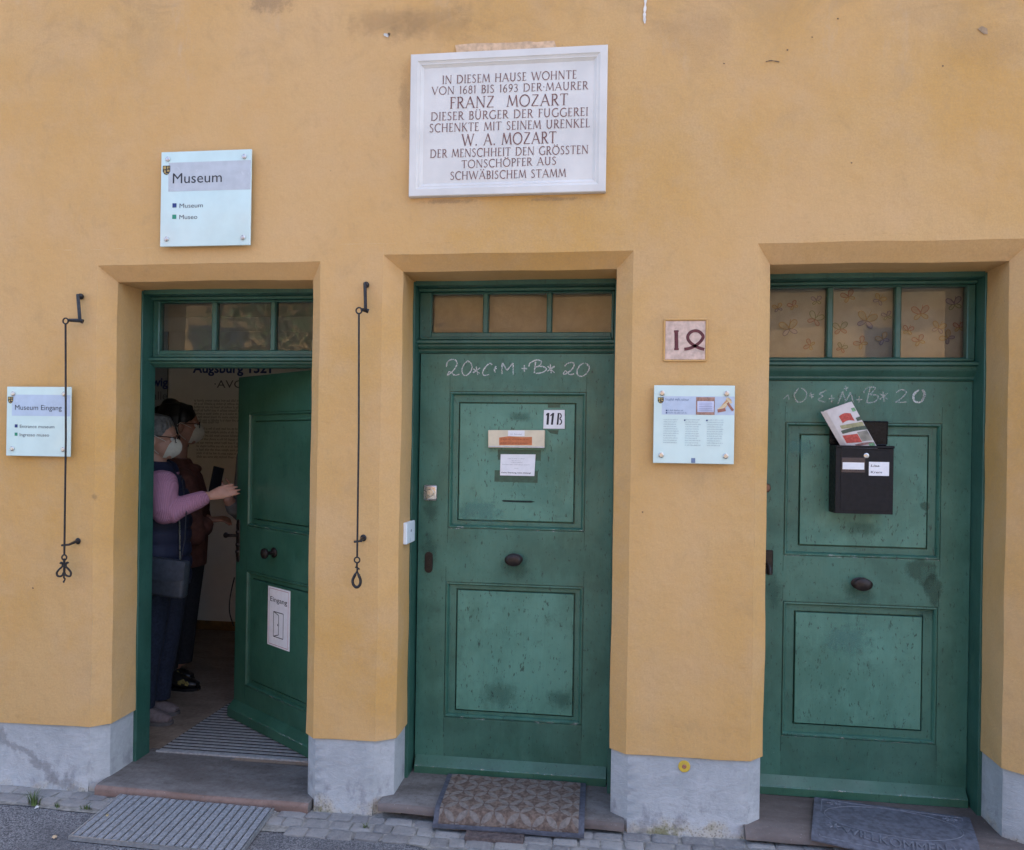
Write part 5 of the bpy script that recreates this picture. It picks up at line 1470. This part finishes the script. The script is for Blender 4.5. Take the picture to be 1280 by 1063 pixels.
def face_bits(parent, g, f, eye=(.10, .07, .05)):
    for s in (-1, 1):
        bm = BM(); ellipsoid(bm, g(.071, s*.031, .004), (.012*f,)*3, seg=14); obj('eye', bm, plain('eye_white', (.6, .58, .55), .2), parent)
        bm = BM(); ellipsoid(bm, g(.079, s*.031, .004), (.005*f, .006*f, .006*f), seg=10); obj('iris', bm, plain('iris', eye, .2), parent)
def mask(parent, g, f, mat):
    bm = BM(); ns = 14
    def sect(z, xf, wd, xb):
        out = []
        for i in range(ns+1):
            t = -1+2*i/ns; a = abs(t)
            out.append(g(xf-(xf-xb)*(a*.55+.45*a*a), wd*t*(1.12-.12*a), z+.004*a))
        return out
    rows = [sect(.000, .102, .026, .086), sect(-.014, .112, .040, .074), sect(-.030, .118, .048, .064), sect(-.050, .118, .050, .056), sect(-.072, .108, .048, .048), sect(-.090, .086, .042, .042), sect(-.100, .070, .034, .036)]
    vs = [[bm.verts.new(p) for p in r] for r in rows]
    for a, b in zip(vs, vs[1:]):
        for i in range(ns): bm.faces.new((a[i], a[i+1], b[i+1], b[i]))
    r = bmesh.ops.extrude_face_region(bm, geom=list(bm.faces))
    ctr = g(.02, 0, -.05)
    for v in r['geom']:
        if isinstance(v, bmesh.types.BMVert): v.co += (v.co-ctr).normalized()*.002
    bmesh.ops.recalc_face_normals(bm, faces=bm.faces)
    o = obj('face_mask', bm, mat, parent, smooth=28)
    bm = BM()
    for s in (-1, 1):
        tube(bm, [g(.050, s*.066, -.012), g(.02, s*.078, .002), g(-.006, s*.088, .014), g(-.022, s*.088, 0)], .0016, 6)
        tube(bm, [g(.022, s*.068, -.080), g(.0, s*.080, -.060), g(-.016, s*.088, -.040), g(-.022, s*.088, -.01)], .0016, 6)
    obj('ear_loop', bm, mat, o)
    return o
MASKM = plain('white_mask_cloth', (.56, .53, .44), .8, .05, 60)
def hand(bm, wrist, dirv, back, spread, curl, f=1.0, thumb=1):
    """palm with five separate bent fingers; dirv towards the finger tips, back = back of the hand"""
    d = Vector(dirv).normalized(); n = Vector(back); n = (n-d*n.dot(d)).normalized(); s = d.cross(n)
    tube(bm, [wrist-d*.03, wrist, wrist+d*.03, wrist+d*.062, wrist+d*.084], [(.024*f, .019*f), (.026*f, .018*f), (.034*f, .016*f), (.040*f, .0145*f), (.038*f, .011*f)], 14, side=s)
    for i, (off, ln_) in enumerate(((.029, .068), (.010, .077), (-.010, .071), (-.029, .056))):
        p = wrist+d*.078+s*off*f; dr = (d+s*off*spread).normalized(); pts = [p-d*.014]; r = []
        a = 0; q = p
        for k, l in enumerate((.42, .32, .26)):
            a += curl[i]*(.55, .8, .6)[k]; v = dr*math.cos(a)-n*math.sin(a); pts.append(q.copy()); q = q+v*ln_*l*f
        pts.append(q)
        tube(bm, pts, [.0085*f, .0092*f, .0085*f, .0078*f, .006*f], 10)
        ellipsoid(bm, q, (.0062*f,)*3, seg=10)
    t0 = wrist+d*.022+s*.026*f*thumb-n*.006
    tube(bm, [t0, t0+(d*.7+s*.7*thumb-n*.3).normalized()*.034, t0+(d*.85+s*.5*thumb-n*.3).normalized()*.062, t0+(d*.98+s*.3*thumb-n*.3).normalized()*.085], [.013*f, .0115*f, .0095*f, .007*f], 10)
    ellipsoid(bm, t0+(d*.98+s*.3*thumb-n*.3).normalized()*.085, (.0072*f,)*3, seg=10)
def shoe(bm, heel, ln_, wd, hgt):
    x, y, z = heel
    tube(bm, [(x-.005, y, z+.035), (x+ln_*.12, y, z+.045), (x+ln_*.35, y, z+.05), (x+ln_*.6, y, z+.036), (x+ln_*.82, y, z+.028), (x+ln_*.97, y, z+.022)],
         [(wd*.62, .032), (wd*.8, .044), (wd*.82, .05), (wd, .036), (wd*.95, .028), (wd*.5, .018)], 14, side=SY)
    tube(bm, [(x+ln_*.16, y, z+.05), (x+ln_*.17, y, z+hgt)], [(wd*1.05, .056), (wd*1.02, .056)], 14, side=SY)
def sole(bm, heel, ln_, wd):
    x, y, z = heel; pts = []
    out = [(-.012, .55), (.05, .8), (.3, .72), (.55, .95), (.75, 1.02), (.92, .75), (1.0, .3)]
    P = [(x+ln_*u, y-wd*w_) for u, w_ in out]+[(x+ln_*u, y+wd*w_) for u, w_ in reversed(out)]
    f = bm.faces.new([bm.verts.new((a, b, z)) for a, b in P]); r = bmesh.ops.extrude_face_region(bm, geom=[f])
    for v in r['geom']:
        if isinstance(v, bmesh.types.BMVert): v.co.z += .018
def rib_mat(name, c, sc_, ax):
    n = N(name); wv = n.t.nodes.new('ShaderNodeTexWave'); wv.inputs['Scale'].default_value = sc_; wv.bands_direction = ax; wv.inputs['Distortion'].default_value = .6
    n.link(n.tc.outputs['Object'], wv.inputs['Vector'])
    col = n.mix(wv.outputs['Fac'], sc(c, .9), sc(c, 1.05)); return n.done(col, .9, n.bump(wv.outputs['Fac'], .5, .003), spec=.15)

# visitor 1: grey hair, mauve sweater, navy quilted vest; her hand rests on the door edge
Y1 = .80
def p1(px, py, y=Y1): return at(px, py, y)
pr = empty('person', (-2.40, Y1, FZ), 'visitor with short grey hair, white mask, mauve sweater and navy vest', 'person')
for ob in ():
    pass
OFF = Vector((-2.40, Y1, FZ))
def rel(v): return v-OFF
hc = rel(p1(198, 548)); HF = 1.06
sh = rel(p1(203, 592, Y1-.15)); el = rel(p1(205, 641, Y1-.20)); wr = rel(p1(263, 620, Y1-.06)); nk = rel(p1(196, 578))
tx = nk.x
gl = []
def build_body1(bm):
    gl.append(head(bm, hc, HF, .36, .08))
    tube(bm, [hc+V(-.02, 0, -.05), nk+V(-.005, 0, -.02), nk+V(-.02, 0, -.08)], [.058, .056, .075], 16, side=SY)
    tube(bm, [nk+V(-.01, 0, -.05), nk+V(-.015, 0, -.12), nk+V(.005, 0, -.28), V(tx, 0, .98), V(tx-.01, 0, .86), V(tx-.01, 0, .76)], [(.10, .07), (.17, .10), (.16, .115), (.145, .10), (.165, .115), (.15, .11)], 20, side=SY)
    tube(bm, [sh, sh.lerp(el, .5), el, el.lerp(wr, .5), wr+V(-.01, 0, 0)], [.052, .047, .042, .038, .027], 14)
    sl = V(sh.x-.15, -sh.y-.03, sh.z); e2 = sl+V(-.05, .0, -.27)
    tube(bm, [sl, e2, e2+V(.02, -.01, -.21)], [.052, .043, .028], 14)
    hand(bm, e2+V(.02, -.01, -.21), (.1, 0, -1), (-.2, .9, 0), 1, (.4, .4, .4, .4), .95)
    for s in (-1, 1):
        tube(bm, [V(tx, s*.075, .80), V(tx+.01, s*.08, .47), V(tx-.02, s*.075, .10)], [.082, .056, .042], 16)
        tube(bm, [V(tx-.03+(0 if s < 0 else -.05), s*.075, .12), V(tx-.03+(0 if s < 0 else -.05), s*.075, .05), V(tx+.06+(0 if s < 0 else -.05), s*.075, .036)], [.03, .022, .018], 10)
    hand(bm, wr, p1(293, 611, Y1-.015)-p1(263, 620, Y1-.06), (.12, -1, .25), 1.3, (.12, .20, .28, .38), .98, thumb=.15)
b1 = solid('body', build_body1, SKIN, pr, .005, 3)
g1 = gl[0]
face_bits(pr, g1, HF, (.12, .16, .2)); mask(pr, g1, HF, MASKM)
# hair: short bob, fused strands
def build_hair1(bm):
    ellipsoid(bm, hc+V(-.026, 0, .038), (.108, .094, .098))
    ellipsoid(bm, hc+V(-.065, 0, -.005), (.075, .088, .085))
    rg = random.Random(5)
    for i in range(46):
        a = rg.uniform(-2.5, 2.5); h_ = rg.uniform(.03, .13)
        if abs(a) < .55: h_ = rg.uniform(.09, .125)
        x0 = -.026+.10*math.cos(a)*.98; y0 = .088*math.sin(a); top_ = V(-.03+.02*math.cos(a), .02*math.sin(a), .130)
        end = .062 if abs(a) < .6 else (.015 if abs(a) < 1.1 else rg.uniform(-.075, -.04))
        if 1.0 < abs(a) < 1.75: end = .012
        tube(bm, [hc+top_, hc+V(x0*.75-.005, y0*.8, .112), hc+V(x0, y0*1.06, .06), hc+V(x0-.004, y0*1.1, max(end, -.08))], [.010, .014, .013, .006], 6)
solid('hair', build_hair1, plain('grey_hair', (.13, .122, .11), .6, .35, 60, bump=.4, bscale=120), pr, .005, 4)
# glasses
bm = BM()
for s in (-1, 1):
    ps = [g1(.094, s*.034+.024*math.cos(a_), .004+.019*math.sin(a_)) for a_ in [2*math.pi*i/18 for i in range(19)]]
    tube(bm, ps, .0022, 6, cap=False)
    tube(bm, [g1(.093, s*.058, .010), g1(.04, s*.079, .012), g1(-.006, s*.083, .010)], .0024, 6)
tube(bm, [g1(.096, -.011, .008), g1(.096, .011, .008)], .002, 6)
obj('glasses', bm, BLACK, pr)
bm = BM(); ellipsoid(bm, g1(-.004, -.088, -.042), (.004,)*3, seg=10); obj('earring', bm, STEEL, pr)
SWEAT = rib_mat('mauve_knit', (.41, .20, .275), 38, 'X')
def build_sleeve(bm):
    tube(bm, [sh+V(-.005, .012, -.005), sh+V(.0, .0, -.03), sh.lerp(el, .35)+V(.004, 0, 0), sh.lerp(el, .7), el+V(.0, 0, .005), el+V(.03, .01, -.002), el.lerp(wr, .4), el.lerp(wr, .75), wr+V(-.025, -.004, -.006)],
         [.056, (.074, .080), (.075, .088), (.070, .084), (.064, .074), (.060, .064), (.054, .055), (.046, .047), (.039, .041)], 18)
    ellipsoid(bm, el+V(.004, 0, -.004), (.066, .058, .058))
solid('sweater_sleeve', build_sleeve, SWEAT, pr, .006, 5)
def build_far_sleeve(bm):
    sl = V(sh.x-.15, -sh.y-.03, sh.z); e2 = sl+V(-.05, .0, -.27)
    tube(bm, [sl+V(0, -.03, .02), sl, sl.lerp(e2, .5), e2, e2+V(.02, -.01, -.19)], [.06, .078, .074, .062, .042], 16)
solid('sweater_sleeve', build_far_sleeve, SWEAT, pr, .007, 4)
def build_vest(bm):
    z1 = nk.z-.03
    tube(bm, [V(tx-.01, 0, z1+.035), V(tx-.015, 0, z1-.02), V(tx-.005, 0, z1-.09), V(tx+.025, 0, z1-.20), V(tx+.028, 0, z1-.30), V(tx+.025, 0, z1-.40), V(tx+.02, 0, z1-.52), V(tx+.015, 0, z1-.64)],
         [(.072, .062), (.115, .095), (.165, .125), (.175, .150), (.17, .150), (.165, .150), (.18, .160), (.18, .165)], 26, side=SY)
    for s in (-1, 1): tube(bm, [V(tx-.02, s*.055, z1+.01), V(tx-.02, s*.11, z1-.02), V(tx-.012, s*.150, z1-.07)], [.06, .066, .060], 14)
VEST = rib_mat('navy_quilted_nylon', (.028, .031, .058), 3.2, 'Z')
VEST.node_tree.nodes['Principled BSDF'].inputs['Roughness'].default_value = .55
v1 = solid('quilted_vest', build_vest, VEST, pr, .008, 4)
for v in v1.data.vertices: v.co += v.normal*(.014*abs(math.sin(v.co.z*math.pi/.075))**.5-.004)
bm = BM(); tube(bm, [V(tx+.13, -.125, nk.z-.10), V(tx+.19, -.085, nk.z-.32), V(tx+.195, -.08, nk.z-.62)], .004, 6); obj('zip', bm, STEEL, pr)
def build_jeans(bm):
    for s in (-1, 1):
        tube(bm, [V(tx-.005, s*.065, .86), V(tx+.01, s*.078, .70), V(tx+.012, s*.08, .47), V(tx-.012, s*.078, .25), V(tx-.022, s*.075, .085)], [(.10, .135), (.10, .125), (.078, .092), (.064, .076), (.06, .072)], 18, side=SY)
    ellipsoid(bm, V(tx, 0, .86), (.15, .17, .12))
solid('jeans', build_jeans, plain('blue_denim', (.010, .014, .030), .9, .3, 60, bump=.4, bscale=220), pr, .007, 4)
TAUPE = plain('taupe_suede', (.17, .125, .12), .9, .15, 60)
for s, dx in ((-1, .0), (1, -.05)):
    bm = BM(); shoe(bm, (tx-.08+dx, s*.075, .0), .235, .045, .085); so = obj('shoe', bm, TAUPE, pr, smooth=60)
    bm = BM(); sole(bm, (tx-.085+dx, s*.075, .0), .245, .045); obj('sole', bm, plain('rubber_sole', (.10, .085, .08), .8), so)
# shoulder bag
bc = p1(208, 719, Y1-.225)
bag = empty('shoulder_bag', (bc.x, Y1-.225, bc.z-.11), 'grey blue flap shoulder bag hanging at the hip of the grey haired visitor', 'bag')
bm = BM(); box(bm, -.13, .105, -.035, .035, .0, .195, .018, 3); obj('bag_body', bm, plain('slate_leather', (.034, .040, .050), .5, .2, 40, bump=.3), bag, rot=(0, .09, 0))
bm = BM(); patch(bm, lambda u, v: (-.133+.241*u, -.0385-.004*math.sin(v*3.1), .198-(.095+.02*math.sin(u*3.14))*v), 14, 6)
r = bmesh.ops.extrude_face_region(bm, geom=list(bm.faces))
for v in r['geom']:
    if isinstance(v, bmesh.types.BMVert): v.co.y += .003
obj('flap', bm, plain('slate_leather_flap', (.042, .050, .065), .45, .2, 40), bag, rot=(0, .09, 0))
bm = BM(); tube(bm, [V(.085, -.01, .19), V(.10, .0, .30), V(.07, .06, .45), V(-.02, .16, .62)], [(.010, .003)]*4, 8); obj('strap', bm, plain('strap_leather', (.04, .045, .055), .5), bag)

# visitor 2: dark hair tied up, rust jacket, looking at the panels
Y2_ = 1.38
o2 = at(222, 862, Y2_); o2.z = FZ
p2r = empty('person', o2, 'visitor with dark tied up hair, white mask and rust brown jacket', 'person')
rel2 = lambda px, py, y=Y2_: at(px, py, y)-o2
hc2 = rel2(227, 532); F2 = 1.12; nk2 = rel2(222, 578); tx2 = nk2.x
sh2 = rel2(228, 600, Y2_-.17); el2 = rel2(243, 668, Y2_-.19); wr2 = rel2(262, 650, Y2_-.07)
gl2 = []
def build_body2(bm):
    gl2.append(head(bm, hc2, F2, .52, 0))
    tube(bm, [hc2+V(-.02, 0, -.05), nk2+V(0, 0, 0), nk2+V(-.02, 0, -.08)], [.058, .056, .075], 16, side=SY)
    tube(bm, [nk2+V(-.01, 0, -.05), nk2+V(-.015, 0, -.12), nk2+V(0, 0, -.30), V(tx2, 0, 1.02), V(tx2-.01, 0, .90), V(tx2-.01, 0, .80)], [(.10, .07), (.18, .10), (.165, .12), (.15, .10), (.17, .12), (.15, .11)], 20, side=SY)
    for s in (-1, 1):
        a, b, c = [V(q.x if s < 0 else q.x-.16, q.y if s < 0 else -q.y, q.z) for q in (sh2, el2, wr2)]
        tube(bm, [a, a.lerp(b, .5), b, b.lerp(c, .5), c], [.055, .048, .044, .040, .028], 14)
        hand(bm, c, (1, -s*.1, .10), (.1, s*.3, .9), 1.2, (.55, .55, .6, .6), .95, thumb=s)
        tube(bm, [V(tx2, s*.08, .86), V(tx2+.01, s*.085, .50), V(tx2-.02, s*.08, .10)], [.09, .06, .045], 16)
        tube(bm, [V(tx2-.02, s*.08, .12), V(tx2-.03, s*.08, .06), V(tx2+.03, s*.08, .05)], [.03, .022, .018], 10)
solid('body', build_body2, SKIN_D, p2r, .006, 3)
g2 = gl2[0]; face_bits(p2r, g2, F2, (.06, .04, .03)); mask(p2r, g2, F2, MASKM)
def build_hair2(bm):
    ellipsoid(bm, hc2+V(-.032, 0, .045), (.120, .102, .105)); ellipsoid(bm, hc2+V(-.085, 0, -.02), (.085, .098, .11)); ellipsoid(bm, hc2+V(-.075, 0, -.12), (.06, .085, .085))
    ellipsoid(bm, hc2+V(-.075, 0, .130), (.055, .055, .042)); ellipsoid(bm, hc2+V(-.14, 0, .075), (.05, .06, .05))
    rg = random.Random(9)
    for i in range(40):
        a = rg.uniform(1.0, 2.7)*rg.choice((-1, 1)); x0 = -.035+.115*math.cos(a); y0 = .10*math.sin(a)
        tube(bm, [hc2+V(-.04, 0, .14), hc2+V(x0*.8, y0*.8, .12), hc2+V(x0, y0*1.05, .05), hc2+V(x0-.012, y0*1.05, -.06-rg.uniform(0, .08))], [.012, .016, .015, .008], 6)
solid('hair', build_hair2, plain('dark_hair', (.010, .008, .007), .5, .4, 140, bump=.6, bscale=260), p2r, .006, 2)
bm = BM()
for s in (-1, 1):
    tube(bm, [g2(.094, s*.034+.022*math.cos(2*math.pi*i/18), .004+.018*math.sin(2*math.pi*i/18)) for i in range(19)], .0022, 6, cap=False)
    tube(bm, [g2(.093, s*.056, .008), g2(.04, s*.080, .010), g2(-.006, s*.084, .010)], .0022, 6)
obj('glasses', bm, BLACK, p2r)
RUST = plain('rust_brown_jacket_cloth', (.115, .040, .027), .9, .25, 25, bump=.5, bscale=120)
def build_jacket2(bm):
    z1 = nk2.z-.02
    tube(bm, [V(tx2-.005, 0, z1+.05), V(tx2-.01, 0, z1-.01), V(tx2+.0, 0, z1-.08), V(tx2+.035, 0, z1-.24), V(tx2+.035, 0, z1-.42), V(tx2+.02, 0, z1-.62)], [(.085, .078), (.13, .105), (.19, .135), (.195, .155), (.185, .15), (.19, .155)], 24, side=SY)
    ellipsoid(bm, V(tx2+.10, 0, z1-.02), (.05, .075, .035))
    for s in (-1, 1):
        a, b, c = [V(q.x if s < 0 else q.x-.16, q.y if s < 0 else -q.y, q.z) for q in (sh2, el2, wr2)]
        tube(bm, [a+V(-.01, -s*.03, .01), a, a.lerp(b, .5), b, b.lerp(c, .5), c-(c-b)*.12], [.07, .082, .074, .068, .058, .045], 16); ellipsoid(bm, b, (.066,)*3)
solid('jacket', build_jacket2, RUST, p2r, .008, 4)
def build_trousers2(bm):
    for s in (-1, 1):
        tube(bm, [V(tx2, s*.07, .92), V(tx2+.012, s*.082, .74), V(tx2+.015, s*.085, .50), V(tx2-.01, s*.082, .12)], [(.11, .14), (.105, .125), (.08, .09), (.066, .074)], 18, side=SY)
    ellipsoid(bm, V(tx2, 0, .92), (.155, .175, .12))
solid('trousers', build_trousers2, plain('black_trouser_cloth', (.012, .012, .016), .9, .2, 40), p2r, .008, 4)
BOOT = plain('black_boot_leather', (.012, .011, .012), .4, .2, 40)
FLW = [plain('flower_pink', (.25, .10, .12), .7), plain('flower_yellow', (.26, .20, .06), .7), plain('flower_white', (.27, .24, .22), .7)]
for s, dx in ((-1, .03), (1, -.10)):
    bm = BM(); shoe(bm, (tx2-.075+dx, s*.08, .01), .255, .05, .24); bo = obj('boot', bm, BOOT, p2r, smooth=60)
    bm = BM(); sole(bm, (tx2-.08+dx, s*.08, 0), .265, .052); obj('sole', bm, BLACK, bo)
    for k_, (x, z, dy) in enumerate(((.0, .10, .048), (.02, .14, .046), (-.02, .17, .044), (.03, .08, .05), (.01, .20, .042), (.135, .062, .052), (.16, .05, .052), (.115, .055, .053))):
        bm = BM()
        for a in range(5): ellipsoid(bm, V(tx2-.03+dx+x+.009*math.cos(a*1.257), s*.08-dy, z+.009*math.sin(a*1.257)), (.007, .003, .007), seg=8)
        obj('embroidered_flower', bm, FLW[1 if k_ > 4 else (0 if k_ % 2 else 2)], bo)

# visitor 3: grey jacket, mostly behind the open door, holding up a phone
Y3 = 1.30
o3 = at(346, 700, Y3); o3.z = FZ
p3r = empty('person', o3, 'visitor in a grey jacket, mostly hidden behind the open green door', 'person')
rel3 = lambda px, py, y=Y3: at(px, py, y)-o3
sh3 = rel3(312, 572, Y3-.06); el3 = rel3(301, 650, Y3-.10); wr3 = rel3(284, 622, Y3-.22); nk3 = V(0, 0, 1.46); hc3 = V(-.02, 0, 1.60)
M180 = Matrix.Rotation(math.pi, 3, 'Z')
def build_body3(bm):
    n0 = len(bm.verts); head(bm, V(0, 0, 0), 1.04); bm.verts.ensure_lookup_table()
    for v in bm.verts[n0:]: v.co = M180 @ v.co + hc3
    tube(bm, [hc3+V(.02, 0, -.05), nk3, nk3+V(.01, 0, -.08)], [.058, .056, .075], 16, side=SY)
    tube(bm, [V(.02, -.05, sh3.z-.03), V(-.06, -.06, sh3.z-.015), sh3], [.06, .058, .055], 14)
    tube(bm, [nk3+V(0, 0, -.05), nk3+V(.01, 0, -.12), V(.01, 0, 1.16), V(.01, 0, .98), V(0, 0, .80)], [(.10, .07), (.18, .10), (.165, .12), (.15, .10), (.15, .11)], 20, side=SY)
    tube(bm, [sh3, sh3.lerp(el3, .5), el3, el3.lerp(wr3, .5), wr3], [.055, .048, .044, .040, .028], 14)
    hand(bm, wr3, rel3(271, 604, Y3-.24)-wr3, (.3, -1, 0), 1, (.5, .6, .6, .6), .9)
    s3 = V(.05, .17, 1.32); tube(bm, [s3, s3+V(0, .04, -.28), s3+V(-.06, .0, -.52)], [.055, .044, .028], 14)
    hand(bm, s3+V(-.06, 0, -.52), (-.1, 0, -1), (0, 1, 0), 1, (.4,)*4, .95)
    for s in (-1, 1):
        tube(bm, [V(0, s*.08, .84), V(-.01, s*.085, .48), V(.02, s*.08, .10)], [.09, .06, .045], 16); tube(bm, [V(.02, s*.08, .12), V(.02, s*.08, .05), V(-.05, s*.08, .036)], [.03, .022, .018], 10)
solid('body', build_body3, SKIN_D, p3r, .007, 3)
def build_hair3(bm): ellipsoid(bm, hc3+V(.03, 0, .04), (.112, .095, .10)); ellipsoid(bm, hc3+V(.06, 0, -.01), (.075, .09, .09))
solid('hair', build_hair3, plain('brown_hair', (.05, .03, .02), .6, .3, 120), p3r, .007, 2)
def build_jacket3(bm):
    tube(bm, [V(0, 0, 1.46), V(.0, 0, 1.41), V(.0, 0, 1.33), V(-.01, 0, 1.16), V(0, 0, .98), V(0, 0, .78)], [(.085, .078), (.13, .11), (.19, .14), (.19, .16), (.185, .155), (.19, .16)], 24, side=SY)
    tube(bm, [V(.04, -.05, sh3.z-.04), V(-.06, -.06, sh3.z-.015), sh3], [.085, .085, .085], 16)
    tube(bm, [sh3+V(.02, .03, .01), sh3, sh3.lerp(el3, .5), el3, el3.lerp(wr3, .5), wr3-(wr3-el3)*.2], [.07, .078, .066, .056, .046, .036], 16)
    s3 = V(.05, .17, 1.32); tube(bm, [s3, s3+V(0, .04, -.28), s3+V(-.05, .0, -.46)], [.085, .07, .05], 14)
solid('jacket', build_jacket3, plain('grey_jacket_cloth', (.13, .125, .12), .9, .15, 30), p3r, .008, 4)
def build_trousers3(bm):
    for s in (-1, 1): tube(bm, [V(0, s*.07, .88), V(-.01, s*.082, .70), V(-.01, s*.085, .48), V(.02, s*.082, .08)], [(.11, .14), (.105, .125), (.08, .09), (.065, .072)], 18, side=SY)
solid('trousers', build_trousers3, plain('dark_trouser_cloth', (.02, .02, .024), .9, .2, 40), p3r, .008, 4)
for s in (-1, 1):
    bm = BM(); shoe(bm, (0, s*.08, 0), .25, .048, .09)
    for v in bm.verts: v.co.x = .085-v.co.x
    bmesh.ops.reverse_faces(bm, faces=bm.faces); obj('shoe', bm, BOOT, p3r, smooth=60)
pc_ = at(270.5, 600, Y3-.275)
ph = empty('mobile_phone', pc_, 'black mobile phone held up behind the hand on the door', 'phone', rz=1.15)
bm = BM(); box(bm, -.037, .037, -.004, .004, -.075, .075, .004, 2); obj('case', bm, BLACK, ph, rot=(0, .22, 0))
bm = BM(); box(bm, -.034, .034, .0042, .0048, -.071, .071, .0002); obj('screen', bm, plain('dark_screen', (.01, .01, .012), .1), ph, rot=(0, .22, 0))
